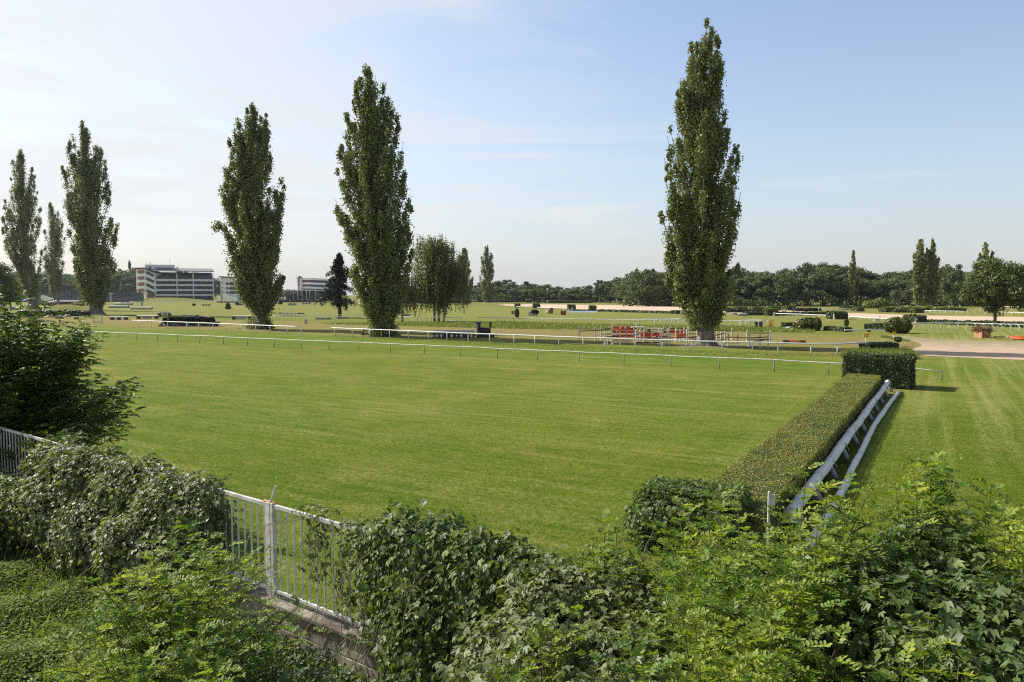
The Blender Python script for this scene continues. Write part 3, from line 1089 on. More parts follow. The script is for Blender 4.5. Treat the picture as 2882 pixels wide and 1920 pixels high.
# conifer left of the middle poplar
cb = G(956, 895)
CM = conifer_meshes('yew', 22, 12, .22, 17000, .42, 31, ragged=.5)
cr = plant(CM, 'conifer_tree', 'dark ragged conifer on a double trunk left of the middle poplar', 'tree', (cb.x, cb.y, 0), D(946, 716, cb.y).z / 22, (125 * cb.y / F) / 12, rz=1.0)
b2 = MB()
b2.tube([(.55, .2, -.2), (.5, .15, 5), (.1, 0, 9)], [.32, .26, .15], 8)
b2.build('trunk', M['bark'], cr)


# weeping birches
def birch(label, px, py, top, wpx, n_str, seed, lean=0.0, twin=False):
    r = np.random.default_rng(seed)
    B = G(px, py)
    H = D(px, top, B.y).z
    W = wpx * B.y / F
    root = thing('birch_tree', label, 'tree', (B.x, B.y, 0), 0, 'weeping birches in the infield')
    tb = MB()
    tr = .30
    stems = [(0, 0), (.9, .3)] if twin else [(0, 0)]
    fans = []
    for sx, sy in stems:
        top_p = np.array([lean + sx * 2.2, sy, H * .86])
        pts = bez(np.array([sx, sy, -.2]), np.array([sx + lean * .3, sy, H * .45]), top_p, np.linspace(0, 1, 7))
        tb.tube([tuple(q) for q in pts], [tr, tr * .85, tr * .7, tr * .55, tr * .4, tr * .25, tr * .08], 8)
        for i in range(20):
            f = r.uniform(.35, 1)
            an = r.uniform(0, 6.283)
            L = W * .5 * r.uniform(.55, 1.05) * (1.2 - .45 * f)
            p0 = pts[0] + (pts[-1] - pts[0]) * f
            p0 = bez(pts[0], pts[3], pts[-1], [f])[0]
            p2 = p0 + np.array([math.cos(an) * L, math.sin(an) * L, H * r.uniform(.0, .16) * (1.2 - f)])
            p1 = (p0 + p2) / 2 + np.array([0, 0, H * .06])
            tb.tube([tuple(q) for q in bez(p0, p1, p2, np.linspace(0, 1, 5))], [.10, .08, .06, .04, .015], 5, cap=False)
            fans.append((p0, p1, p2))
    P, T_ = [], []
    for i in range(n_str):
        p0, p1, p2 = fans[r.integers(0, len(fans))]
        q = bez(p0, p1, p2, [r.uniform(.15, 1.05) ** .7])[0] + r.normal(size=3) * .5
        Ls = r.uniform(.10, .42) * min(H, q[2] * 1.9)
        m_ = int(Ls / .19) + 3
        z = np.linspace(0, Ls, m_)
        sw = np.stack([np.sin(z * .8 + i) * .12, np.cos(z * .7 + i) * .12, -z], 1)
        P.append(q + sw + r.normal(size=(m_, 3)) * .12)
    P = np.concatenate(P)
    P = P[P[:, 2] > .8]
    tb.smooth = True
    tb.build('trunk', M['birchbark'], root)
    leaves('crown', M['birch'], T_CLUMP, P, rnd_unit(len(P)), .24 * r.uniform(.6, 1.3, len(P)), parent=root)


birch('weeping birch with a twin white and black trunk left of its neighbours', 1223, 905, 645, 140, 1200, 41, -.5, True)
birch('weeping birch with one trunk leaning right beside the twin trunked birch', 1248, 906, 700, 105, 500, 42, 3.0)
birch('weeping birch with a straight dark trunk half hidden by the middle poplar', 1132, 906, 770, 95, 300, 43, .3)
# ------------------------------------------------------------------ grandstands
YG = 620.0
MP = YG / F


def zpx(y):
    return D(1441, y, YG).z


def zz(a, b):
    return (zpx(b), zpx(a))


gs = G(437, 838)
gx = D(437, 838, YG).x
root = thing('grandstand', 'large white five storey grandstand with a grey roof and a rooftop box', 'grandstand', (gx, YG, 0))
ex = Vector((.90, .436, 0))
ey = Vector((-.436, .90, 0))


def lp(a, d=0.0):
    """local plan point: a metres along the front, d metres back"""
    return ex * a + ey * d


def lbox(mb, a0, a1, d0, d1, z0, z1):
    mb.slab(lp(a0, d0), lp(a1, d0), (z0, z1), (z0, z1), tuple(lp(0, d1 - d0)))
    return mb


FW = 45.0
b = MB()
lbox(b, 0, FW, 3.2, 14, 0, zpx(776))
lbox(b, 0, FW, 11, 14, zpx(776), zpx(765))
b.build('wall', M['recess'], root)
for (y0, y1) in ((785.5, 791), (799.5, 805), (814, 819.5), (828, 833.5)):
    b = MB()
    lbox(b, .3, FW - .3, -.3, .6, *zz(y0, y1))
    lbox(b, .3, FW - .3, .6, 3.4, zpx(y1), zpx(y1) + .3)
    b.build('balcony', M['grey_far'], root)
for y0, y1 in ((791, 799.5), (805, 814), (819.5, 828), (833.5, 840)):
    b = MB()
    n = 26
    for i in range(n):
        a0 = .8 + i * (FW - 1.6) / n
        lbox(b, a0 + .12, a0 + (FW - 1.6) / n - .12, 3.05, 3.2, zpx(y1) + .3, zpx(y0) - .35)
    b.build('window_band', M['glass'], root)
for a in (0, 16.7, 29.3, FW):
    b = MB()
    lbox(b, a - .35, a + .35, -.55, .3, 0, zpx(766) if a < 10 else zpx(768))
    b.build('column', M['white_far'], root)
# raked upper seating
b = MB()
for i in range(7):
    lbox(b, .4, FW - .4, .7 + i * .9, .7 + (i + 1) * .9, zpx(786), zpx(786) + .45 * (i + 1))
b.build('upper_seating', M['seatgrey'], root)
b = MB()
zr = zpx(764)
b.extrude([lp(-1, -2.5) + Vector((0, 0, zr)), lp(-1, 15) + Vector((0, 0, zr + 2.6)), lp(-1, 15) + Vector((0, 0, zr + 3.4)), lp(-1, -2.5) + Vector((0, 0, zr + .7))], tuple(ex * (FW + 1.6)))
b.build('roof', M['roof'], root)
# rooftop box with a strip of windows
b = MB()
lbox(b, -7, 15.5, 4, 14, zr + .8, zpx(744.5))
bx = b.build('rooftop_box', M['grey_far'], root)
b = MB()
for i in range(12):
    lbox(b, .8 + i * 1.2, 1.7 + i * 1.2, 3.86, 4.0, zpx(760), zpx(752.5))
b.build('window', M['glass'], bx)
b = MB()
lbox(b, -4.2, -2.4, 3.85, 4, zpx(759), zpx(749.5))
b.build('red_panel', M['red_panel'], bx)
b = MB()
b.tube([lp(12, 8) + Vector((0, 0, zpx(745))), lp(12, 8) + Vector((0, 0, zpx(726)))], .14, 6)
for a in (-6, -3.2, -2.6):
    b.tube([lp(a, 6) + Vector((0, 0, zpx(745))), lp(a, 6) + Vector((0, 0, zpx(740)))], .08, 5)
    b.lathe([(.1, 0), (.45, .2), (.45, .5), (.1, .7)], lp(a, 6) + Vector((0, 0, zpx(741))), 8)
b.build('antenna', M['grey'], root)
# stair wing on the sunny end
pA, pB, pC = Vector((D(385, 838, YG + 4).x - gx, 4, 0)), Vector((D(412, 838, YG - 2).x - gx, -2, 0)), Vector((0, 0, 0))
back = Vector((0.0, 12.0, 0))
b = MB()
b.v = [(*pA.xy, 0), (*pB.xy, 0), (*pC.xy, 0), (*(pC + back).xy, 0), (*(pA + back).xy, 0)]
top = [zpx(757), zpx(757), zpx(769), zpx(769), zpx(757)]
b.v += [(x, y, t) for (x, y, _), t in zip(b.v, top)]
b.f = [(0, 4, 3, 2, 1), (5, 6, 7, 8, 9)] + [(i, (i + 1) % 5, 5 + (i + 1) % 5, 5 + i) for i in range(5)]
wing = b.build('stair_wing', M['white_far'], root)
nAB = Vector(((pB - pA).y, -(pB - pA).x, 0)).normalized()
nBC = Vector(((pC - pB).y, -(pC - pB).x, 0)).normalized()
for y0, y1 in ((760.5, 769.5), (778, 787), (795, 804.5), (812.5, 821.5)):
    b = MB()
    q0, q1 = pA.lerp(pB, .26), pA.lerp(pB, .80)
    b.slab(q0 + nAB * .25, q1 + nAB * .25, zz(y0, y1), zz(y0, y1), tuple(nAB * -.3))
    b.build('red_panel', M['red_panel'], wing)
    b = MB()
    for u in (.10, .17, .86, .93):
        for v in (.1, .42, .72):
            q0, q1 = pA.lerp(pB, u), pA.lerp(pB, u + .045)
            yy = y0 + (y1 - y0) * v
            b.slab(q0 + nAB * .1, q1 + nAB * .1, zz(yy, yy + 2), zz(yy, yy + 2), tuple(nAB * -.15))
    b.build('window', M['glass'], wing)
    b = MB()
    q0, q1 = pB.lerp(pC, .06), pB.lerp(pC, .94)
    dy = 12
    b.slab(q0 + nBC * .2, q1 + nBC * .2, zz(y0 + 2, y1 + 1), zz(y0 + dy, y1 + dy - 1), tuple(nBC * -.25))
    b.build('window_band', M['glass'], wing)
b = MB()
t3 = [(p + n_ * 1.2) for p, n_ in ((pA, nAB), (pB, nAB), (pC, nBC))]
tops = [zpx(757), zpx(757), zpx(769)]
pts = [(*p.xy, t) for p, t in zip(t3, tops)] + [(*(pC + back).xy, zpx(769)), (*(pA + back).xy, zpx(757))]
b.extrude(pts, (0, 0, 1.1))
b.build('wing_roof', M['dark'], root)
b = MB()
lbox(b, -6, -1, -4, -1, 0, zpx(826))
b.build('doorway', M['red_panel'], root)

# second stand, half behind the poplar
q = D(650, 838, YG + 10)
root = thing('stand_building', 'smaller white stand building with an outside stair behind the split topped poplar', 'stand', (q.x, q.y, 0))


def sx(px, d=0.0):
    return (D(px, 838, YG + 10).x - q.x, d)


b = MB()
b.slab(Vector((*sx(621), 0)), Vector((*sx(650, -3), 0)), (0, zpx(779)), (0, zpx(781)), (0, 14))
b.slab(Vector((*sx(650, -3), 0)), Vector((*sx(745, 4), 0)), (0, zpx(782)), (0, zpx(784)), (0, 12))
b.build('wall', M['white_far'], root)
for y0, y1 in ((794, 803), (807.5, 815.5), (819.5, 827)):
    b = MB()
    b.slab(Vector((*sx(651, -3.4), 0)), Vector((*sx(744, 3.6), 0)), zz(y0, y1), zz(y0 + 1, y1 + 1), (0, .5))
    b.build('window_band', M['glass'], root)
    for px in (625, 631, 636):
        b = MB()
        b.slab(Vector((*sx(px, -.75), 0)), Vector((*sx(px + 2.4, -1.05), 0)), zz(y0 - 1, y0 + 4), zz(y0 - 1, y0 + 4), (0, .4))
        b.build('window', M['glass'], root)
    b = MB()
    b.slab(Vector((*sx(640, -2.4), 0)), Vector((*sx(649, -3.2), 0)), zz(y0, y1 - 2), zz(y0 + 2, y1), (0, .4))
    b.build('window', M['glass'], root)
b = MB()
b.slab(Vector((*sx(619, -2), 0)), Vector((*sx(651, -5), 0)), zz(777, 779.5), zz(778, 781), (0, 14))
b.slab(Vector((*sx(651, -5), 0)), Vector((*sx(747, 3), 0)), zz(778.5, 781), zz(781, 784), (0, 12))
b.build('roof', M['dark'], root)
b = MB()
p0, p1 = Vector((*sx(645, -14), 0)), Vector((*sx(690, -20), 0))
for i in range(12):
    u0, u1 = i / 12, (i + 1) / 12
    z = zpx(829 + i)
    b.slab(p0.lerp(p1, u0), p0.lerp(p1, u1), (0, z), (0, z), (0, 6))
b.build('stair', M['white_far'], root)
b = MB()
b.slab(Vector((*sx(665, -8), 0)), Vector((*sx(745, -4), 0)), zz(828, 838), zz(828, 840), (0, 2))
b.build('balcony', M['grey_far'], root)
b = MB()
b.slab(Vector((*sx(607, -9), 0)), Vector((*sx(648, -12), 0)), zz(828.5, 831), zz(829, 831.5), (0, 6))
for px in (609, 620, 634, 646):
    b.slab(Vector((*sx(px, -9.5), 0)), Vector((*sx(px + .8, -9.6), 0)), (0, zpx(830)), (0, zpx(830)), (0, .3))
b.build('canopy', M['tan'], root)

# third stand with its tower
q = D(880, 838, YG + 30)
YQ = q.y
root = thing('tower_stand', 'white and red banded stand with a square tower and a long canopy', 'stand', (q.x, q.y, 0))


def z3(y):
    return D(1441, y, YQ).z


def s3(px, d=0.0):
    return Vector((D(px, 838, YQ).x - q.x, d, 0))


b = MB()
b.slab(s3(849, 2), s3(880, 0), (0, z3(783)), (0, z3(782.5)), (0, 12))
b.slab(s3(880, 0), s3(940, 6), (0, z3(782.5)), (0, z3(787)), (0, 12))
b.build('wall', M['glass'], root)
for y0, y1 in ((783, 788), (795, 800.5), (807, 812.5), (815.5, 819)):
    b = MB()
    b.slab(s3(849, 1.2), s3(881, -.8), (z3(y1), z3(y0)), (z3(y1), z3(y0)), (0, 1))
    b.slab(s3(881, -.8), s3(941, 5), (z3(y1 + .5), z3(y0 + .5)), (z3(y1 + 2), z3(y0 + 2)), (0, 1))
    b.build('balcony', M['white_far'], root)
for y0, y1 in ((789, 795), (801.5, 806.5)):
    b = MB()
    b.slab(s3(854, 1.5), s3(872, .2), (z3(y1), z3(y0)), (z3(y1), z3(y0)), (0, .4))
    b.build('red_panel', M['red_panel'], root)
b = MB()
b.slab(s3(837, -1), s3(848, -2), (0, z3(782.5)), (0, z3(782.5)), (0, 4))
tw = b.build('tower', M['white_far'], root)
b = MB()
b.slab(s3(841, -1.6), s3(845.5, -2), (z3(828), z3(784)), (z3(828), z3(784)), (0, .3))
b.build('red_panel', M['red_panel'], tw)
b = MB()
c_ = s3(842.5, .6)
b.lathe([(3.4, 0), (3.3, .3), (.1, 2.2)], (c_.x, c_.y, z3(783)), 4)
b.build('tower_roof', M['roof'], tw)
b = MB()
b.slab(s3(793, -14), s3(915, -12), (z3(817.8), z3(816.4)), (z3(818.5), z3(817)), (0, 12))
b.build('canopy', M['grey_far'], root)
for px in (797, 813, 838, 851, 863, 875, 884, 900):
    b = MB()
    c_ = s3(px, -13.5)
    b.tube([(c_.x, c_.y, 0), (c_.x, c_.y, z3(817.5))], .18, 6)
    b.build('column', M['white_far'], root)
b = MB()
b.slab(s3(816, -11), s3(925, -9), (0, z3(829)), (0, z3(829)), (0, 8))
b.build('dark_seating', M['dark'], root)
b = MB()
for i in range(8):
    b.slab(s3(770 + i * 3, -18), s3(812 - 0 * i, -18), (0, z3(840 - i * 1.2)), (0, z3(840 - i * 1.2)), (0, 5))
b.build('stair', M['red_panel'], root)
b = MB()
b.slab(s3(797, -19), s3(816, -19), (z3(837), z3(830)), (z3(843), z3(836)), (0, 1))
b.build('stair_wall', M['white_far'], root)

# open terraces with rows of seats on the left
q = D(205, 845, 560)
root = thing('terrace', 'long low open terrace with rows of grey seats behind the left poplars', 'terrace', (q.x, 560, 0))


def z4(y):
    return D(1441, y, 560).z


w4 = 250 * 560 / F
b = MB()
for i in range(9):
    b.box((-6, i * 2.2, z4(845) * .5 + i * .36), (w4 * 1.5, 2.3, z4(845) + i * .72))
b.build('steps', M['seatgrey'], root)
for i in range(6):
    b = MB()
    zb = z4(845) + i * .84 * 1.25
    for k in range(90):
        x = -w4 * .75 + k * w4 * 1.46 / 90
        b.box((x - 2, 1 + i * 2.6, zb + .55), (.5, .3, 1.3))
    tag(b.build('seat_row', M['seatgrey'], root), kind='stuff')
b = MB()
for k in range(34):
    x = -w4 * .75 + k * w4 * 1.46 / 34
    b.box((x - 2, 17, z4(828)), (.22, .22, 6.5))
b.build('back_railing', M['seatgrey'], root)
b = MB()
c_ = D(310, 832, 556) - Vector((q.x, 560, 0))
b.box((c_.x, -3, z4(826.6)), (3.2, 2, .5))
b.tube([(c_.x, -3, 0), (c_.x, -3, z4(827))], .25, 6)
b.build('lamp_shelter', M['white_far'], root)

q = D(133, 846, 520)
root = thing('ramp_wall', 'sunlit white sloping stand wall between the first poplars', 'wall', (q.x, 520, 0))
b = MB()
m5 = 520 / F
b.extrude([(-18 * m5, 0, 0), (16 * m5, -2, 0), (16 * m5, -2, D(0, 841, 520).z), (-14 * m5, 0, D(0, 831, 520).z), (-18 * m5, 0, D(0, 831, 520).z)], (0, 3, 0))
b.build('wall', M['white_far'], root)
b = MB()
for i in range(9):
    b.box((-14 * m5 + i * 3.3 * m5 * 1.0, .3, D(0, 830 + i * 1.1, 520).z + .5), (.5, .3, 1.3))
b.build('railing', M['seatgrey'], root)

# dark brown wall with a wheel, and the far hedge bank in front of the stands
q = G(205, 861)
root = thing('obstacle_shed', 'dark reddish brown low shed between the second and third poplars', 'shed', (q.x, q.y, 0))
m_ = q.y / F
b = MB()
b.box((-2 * m_, 0, 1.1), (62 * m_, 2.5, 2.2))
b.build('wall', M['brown_pole'], root)
b = MB()
b.extrude([(-34 * m_, -1.6, 2.2), (-34 * m_, 1.6, 2.2), (-34 * m_, 0, 3.0)], (66 * m_, 0, 0))
b.build('roof', M['roof'], root)
q = G(238, 861)
root = thing('round_obstacle', 'round dark drum obstacle lying beside the brown shed', 'obstacle', (q.x, q.y - 3, 0))
b = MB()
b.tube([(0, -1, 1.4), (0, 1, 1.4)], 1.4, 16)
b.build('drum', M['brown'], root)
b = MB()
b.tube([(0, -1.15, 1.4), (0, 1.15, 1.4)], .7, 12)
b.build('drum_face', M['plank'], root)
for (x, y, w_, nm, lab) in ((130, 853, 48, 'upper', 'upper long dark slatted trough left of the second poplar'), (132, 859, 46, 'lower', 'lower long dark slatted trough left of the second poplar')):
    q = G(x, y)
    root = thing('slatted_trough', lab, 'obstacle', (q.x, q.y, 0))
    m_ = q.y / F
    b = MB()
    b.box((0, 0, .55), (w_ * m_, 1.2, 1.1))
    b.build('box', M['dark'], root)
    b = MB()
    b.box((0, -.64, 1.25), (w_ * m_, 1.5, .22))
    b.build('lid', M['plank'], root)

# ------------------------------------------------------------------ white running rails
def post_mesh(h, r, bend=0.0, seg=6):
    b = MB()
    if bend:
        b.tube([(0, 0, -.05), (0, 0, h * .55), (bend * .35, 0, h * .85), (bend, 0, h)], r, seg)
    else:
        b.tube([(0, 0, -.05), (0, 0, h)], [r, r * .92], seg)
    b.smooth = True
    return b


def railing(label, gpts, posts, h, rr, pr, mat='white', group='white running rails of the racecourse', droop=None, bend=0.0, lean={}, sag=.02, pmat=None):
    """gpts: ground points the rail follows; posts: ground points of the posts"""
    o = gpts[0]
    root = thing('running_rail', label, 'rail', (o.x, o.y, 0), 0, group)
    r = random.Random(len(label))
    pts = []
    for i in range(len(gpts) - 1):
        L = (gpts[i + 1] - gpts[i]).length
        k = max(2, int(L / 2.2))
        for j in range(k):
            p = gpts[i].lerp(gpts[i + 1], j / k)
            pts.append(Vector((p.x - o.x, p.y - o.y, h + r.uniform(-sag, sag))))
    p = gpts[-1]
    pts.append(Vector((p.x - o.x, p.y - o.y, h)))
    if droop:
        a = pts[-1] - pts[-2]
        for k in range(len(droop)):
            pts[-1 - k].z = droop[k]
    b = MB()
    b.tube(pts, rr, 8)
    b.smooth = True
    b.build('rail', M[mat], root)
    pm = post_mesh(h - rr * .4, pr, bend).mesh('post')
    pm.materials.append(M[pmat or mat])
    for i, q in enumerate(posts):
        c = link('post', pm, None, root)
        c.location = (q.x - o.x, q.y - o.y, 0)
        c.rotation_euler = (r.uniform(-.03, .03), lean.get(i, r.uniform(-.035, .035)), r.uniform(-.2, .2) if not bend else 0)
        if droop and i == len(posts) - 1:
            c.scale = (1, 1, droop[0] / h)
    return root


fl = lambda x: 955 + (x - 332) * .04935
M['postgrey'] = m_plain('weathered_post', (.30, .295, .26), .7, .4, 5)
px = [80, 122, 163, 205, 247, 290, 332, 385, 443, 498, 561, 628.6, 697, 772, 848, 926, 1010, 1099, 1194, 1296.5, 1400.5, 1513, 1630, 1756, 1888, 2025, 2179, 2332, 2490, 2651]
pts_ = [G(x, fl(x)) for x in (-160, 200, 900, 1600, 2250, 2651)]
railing('long thin white rail with grey posts crossing the mown grass to the clipped hedge block', [G(-160, fl(-160)), G(2340, fl(2340)), G(2560, fl(2560)), G(2655, fl(2655))],
        [G(x, fl(x)) for x in [-60, -20, 20] + px], .90, .045, .046, droop=[.56, .66, .76, .82, .86], lean={12: .18, 13: .2, 14: .05}, pmat='postgrey', sag=.03, mat='white_old')

inL = [(376, 919.5), (849, 943)]
il = lambda x: 921 + (x - 391) * .0478
railing('short white rail in front of the split topped poplar, left of the gap', [G(374, il(374)), G(850, il(850))],
        [G(x, il(x)) for x in (391, 426, 472, 526, 560, 600, 637.5, 678, 721, 760.5, 808.7, 848)], 1.2, .075, .055, lean={})
ir = [(934, 944.6), (943, 945), (1300, 962.5), (1642, 978), (1900, 988), (2117, 995.5), (2280, 999.2), (2360, 1000), (2440, 996)]


def irl(x):
    return float(np.interp(x, [a for a, _ in ir], [b for _, b in ir]))


railing('long white rail running past the tallest poplar and bending at its end', [G(*q) for q in ir],
        [G(x, irl(x)) for x in (943, 991.5, 1041, 1096, 1149, 1206, 1258, 1318, 1378.5, 1447, 1505.5, 1572, 1641.6, 1709.6, 1787, 1863, 1945, 2031.7, 2117, 2189.7, 2282.7, 2356)],
        1.12, .075, .058)


def rail_px(label, line, xs, h, rr, pr, bend=0.0, mat='white', **k):
    f = lambda x: float(np.interp(x, [a for a, _ in line], [b for _, b in line]))
    return railing(label, [G(*q) for q in line], [G(x, f(x)) for x in xs], h, rr, pr, mat=mat, bend=bend, **k)


rail_px('thin pale rail in front of the stack of striped hurdles', [(766, 902), (920, 900), (1046, 899)], (766.6, 808, 845, 885, 916, 944, 978, 1008, 1032), 1.1, .065, .07)
rail_px('low white rail between the middle poplar and the weeping birches', [(1118, 904), (1190, 905.5), (1215, 905.5), (1300, 908)], (1118, 1150, 1175, 1189, 1200, 1215, 1250, 1300), 1.0, .065, .07)
xs = [1403, 1422] + [1440 + 7 + i * 27.2 for i in range(14)] + [1845, 1872, 1900, 1927, 1954, 1980, 2007, 2032, 2058, 2085, 2112, 2137, 2163]
rail_px('far white rail along the strip of uncut grass', [(1345, 907), (1400, 909), (1560, 912.5), (1800, 917), (2058, 919.5), (2178, 922)], xs, 1.1, .075, .085, bend=-.25)
rail_px('second far white rail with bent legs overlapping the first behind the big poplar', [(1812, 914.5), (1850, 913.5), (1890, 913), (1925, 914)], (1843, 1858, 1873, 1890, 1910, 1925), 1.1, .075, .085, bend=.45)
rail_px('white rail with bent legs in front of the orange arches', [(2082, 922), (2100, 918), (2160, 919)], (2082, 2098, 2112, 2140, 2158), 1.15, .075, .085, bend=.5)
rail_px('white rail with curved legs below the long hedge at the right', [(2556, 928), (2722, 928), (2790, 930.5), (2900, 933), (3000, 936)],
        [2574 + i * 24.7 for i in range(18)], 1.1, .075, .085, bend=-.35)
rail_px('low white rail on stub posts left of the hedge block', [(2179, 890), (2270, 893.5), (2352, 897.5)], (2179, 2198, 2218, 2241, 2266, 2286, 2306, 2327, 2347), .75, .1, .06)
rail_px('low white rail between the hedge block and the yellowing bush', [(2389, 900), (2440, 904), (2500, 907), (2560, 909)], (2389, 2421, 2447, 2459, 2482, 2520, 2556), .75, .1, .06)
rail_px('distant white rail behind the sand track at the right', [(2603, 882), (2722, 884.5)], (2603, 2616, 2631, 2646, 2661, 2676, 2692, 2708, 2722), .85, .09, .07)
rail_px('white rail behind the oak trunk beyond the sand track', [(2772, 885), (2900, 889), (3000, 892)], (2772, 2788, 2818, 2847, 2866, 2890, 2920), .8, .09, .07)
rail_px('upper white rail behind the oak crown', [(2780, 873), (2900, 875)], (2790, 2815, 2850, 2880), 1.3, .12, .08)
rail_px('distant white rail before the dark wood', [(2310, 876), (2400, 876)], (2310, 2338, 2366, 2392), .9, .11, .08)
rail_px('low white rail along the left end of the sand strip', [(1453, 868), (1500, 868.5)], (1453, 1462, 1471, 1480, 1490, 1500), .8, .1, .08)
rail_px('low white rail left of the water jump wing', [(1512, 869.5), (1600, 872.5)], [1512 + i * 11 for i in range(9)], .6, .1, .07)
rail_px('distant white rail at the foot of the grandstand embankment', [(366, 853), (480, 853), (600, 852.5), (720, 853)], [372 + i * 11.2 for i in range(31)], 1.15, .14, .09)


# ------------------------------------------------------------------ clipped hedges, bushes, topiary
def box_cloud(L, W, H, n, taper=0.0, top=.35, skin=.12):
    """points and normals over the faces of a clipped box standing on z=0, centred"""
    areas = np.array([L * W * (1 + top), L * H, L * H, W * H, W * H])
    f = rng.choice(5, n, p=areas / areas.sum())
    u, v = rng.uniform(-.5, .5, n), rng.uniform(-.5, .5, n)
    p = np.zeros((n, 3))
    nr = np.zeros((n, 3))
    for i in range(5):
        k = f == i
        if i == 0:
            p[k] = np.stack([u[k] * L, v[k] * W, np.full(k.sum(), H)], 1)
            nr[k] = (0, 0, 1)
        elif i in (1, 2):
            s = -1 if i == 1 else 1
            p[k] = np.stack([u[k] * L, np.full(k.sum(), s * W / 2), (v[k] + .5) * H], 1)
            nr[k] = (0, s, 0)
        else:
            s = -1 if i == 3 else 1
            p[k] = np.stack([np.full(k.sum(), s * L / 2), u[k] * W, (v[k] + .5) * H], 1)
            nr[k] = (s, 0, 0)
    wob = lump(p, L, 1.3) * skin * .55 + lump(p, W + 3, 4.0) * skin * .35
    p += nr * (wob + rng.normal(size=n) * skin * .35)[:, None]
    # rounded shoulders
    e = np.minimum(L / 2 - np.abs(p[:, 0]), W / 2 - np.abs(p[:, 1]))
    return p, nr


def hedge(label, c, rz, L, W, H, n, leaf, mat='hedge', name='clipped_hedge', cat='hedge', group=None, skin=.12, core='brush', tmpl=T_CLUMP):
    root = thing(name, label, cat, (c.x, c.y, 0), rz, group)
    b = MB()
    k = skin * .9
    b.box((0, 0, (H - k) / 2), (L - 2 * k, W - 2 * k, H - k))
    b.build('branches', M[core], root)
    p, nr = box_cloud(L, W, H, n, skin=skin)
    p[:, 2] = np.maximum(p[:, 2], .02)
    nr = unit(nr + rng.normal(size=nr.shape) * .55 + np.array([0, 0, .15]))
    leaves('foliage', M[mat], tmpl, p, nr, leaf * rng.uniform(.6, 1.35, n), parent=root)
    return root


def hedge_px(label, x0, x1, yb, yt, depth, n, leaf, rz=None, mat='hedge', **k):
    a, b_ = G(x0, yb if not isinstance(yb, tuple) else yb[0]), G(x1, yb if not isinstance(yb, tuple) else yb[1])
    c = (a + b_) / 2
    d = b_ - a
    H = D(x0, yt, a.y).z
    dn = Vector((-d.y, d.x, 0)).normalized()
    return hedge(label, c + dn * depth / 2, math.atan2(d.y, d.x), d.length, depth, H, n, leaf, mat, **k)


hedge_px('small clipped hedge block on the infield behind the white low rail', 2350, 2385, 899, 879, 5, 1500, .4, skin=.2)
hedge_px('clipped hedge block at the near end of the long hedge by the sand', 2579, 2606, (911, 911), 890, 5, 1500, .36, skin=.2)
hedge_px('long low clipped hedge running beside the sand track at the right', 2606, 2735, (911, 917), 902.5, 2.5, 4200, .3, skin=.2)
hedge_px('long low clipped hedge in front of the oak trunk at the right', 2735, 3000, (917, 927), 905.5, 2.5, 6500, .3, skin=.2)
hedge_px('clipped low hedge with a pale top right of the round bushes', 2318, 2372, (930, 934), 920, 1.6, 2600, .22, skin=.12)
hedge_px('clipped low hedge left of the yellowing bush', 2433, 2494, (926, 928), 912.5, 2.2, 2600, .24, skin=.12)
hedge_px('tiny clipped hedge left of the round bushes', 2207, 2236, (921, 921), 910.5, 1.6, 900, .25, skin=.12)
hedge_px('long thin hedge strip along the near edge of the sand track', 1680, 1888, (877, 883), 872.5, 2.0, 4200, .32, skin=.2)
hedge_px('dark square hedge end right of the thin hedge strip', 1886, 1903, (883.5, 884), 875.5, 3.5, 800, .34, skin=.2)
for i, (x0, x1, yb, yt, lab) in enumerate((
        (1600, 1619, 872, 860, 'hedge block behind the white water jump wing'), (1661, 1677, 873, 862, 'hedge block at the right end of the water jump'),
        (1450, 1463, 866, 856, 'small dark hedge block at the left end of the sand strip'), (1501, 1519, 868, 855.5, 'two toned hedge block on the sand edge'),
        (2036, 2064, 876, 868.5, 'leftmost hedge block right of the big poplar trunk'), (2075, 2103, 876, 866, 'second hedge block right of the big poplar trunk'),
        (2118, 2152, 877, 866.5, 'third hedge block right of the big poplar trunk'), (2166, 2198, 874, 864, 'hedge block with a flat pale top before the dark wood'),
        (2214, 2240, 873, 863.5, 'hedge block beside the dark low hurdle before the wood'), (2376, 2408, 872, 863.5, 'flat topped hedge block below the pale poplar'),
        (2414, 2431, 877, 866, 'dark cube hedge right of the pale poplar'), (2492, 2518, 879, 868, 'hedge block before the olive tree'),
        (2575, 2602, 881, 869.5, 'hedge block before the twin poplars'), (2160, 2190, 889, 872, 'hedge block at the left end of the low white rail'),
        (1652, 1669, 853, 846, 'dark hedge block before the far trees'), (1481, 1496, 852, 843, 'dark hedge block left of the far hedge row'),
        (1567, 1592, 853, 846, 'dark squat hedge in the far hedge row'))):
    hedge_px(lab, x0, x1, yb, yt, 4.5, 900, .5, mat='oak', skin=.3, group='clipped hedge blocks of the steeplechase course')
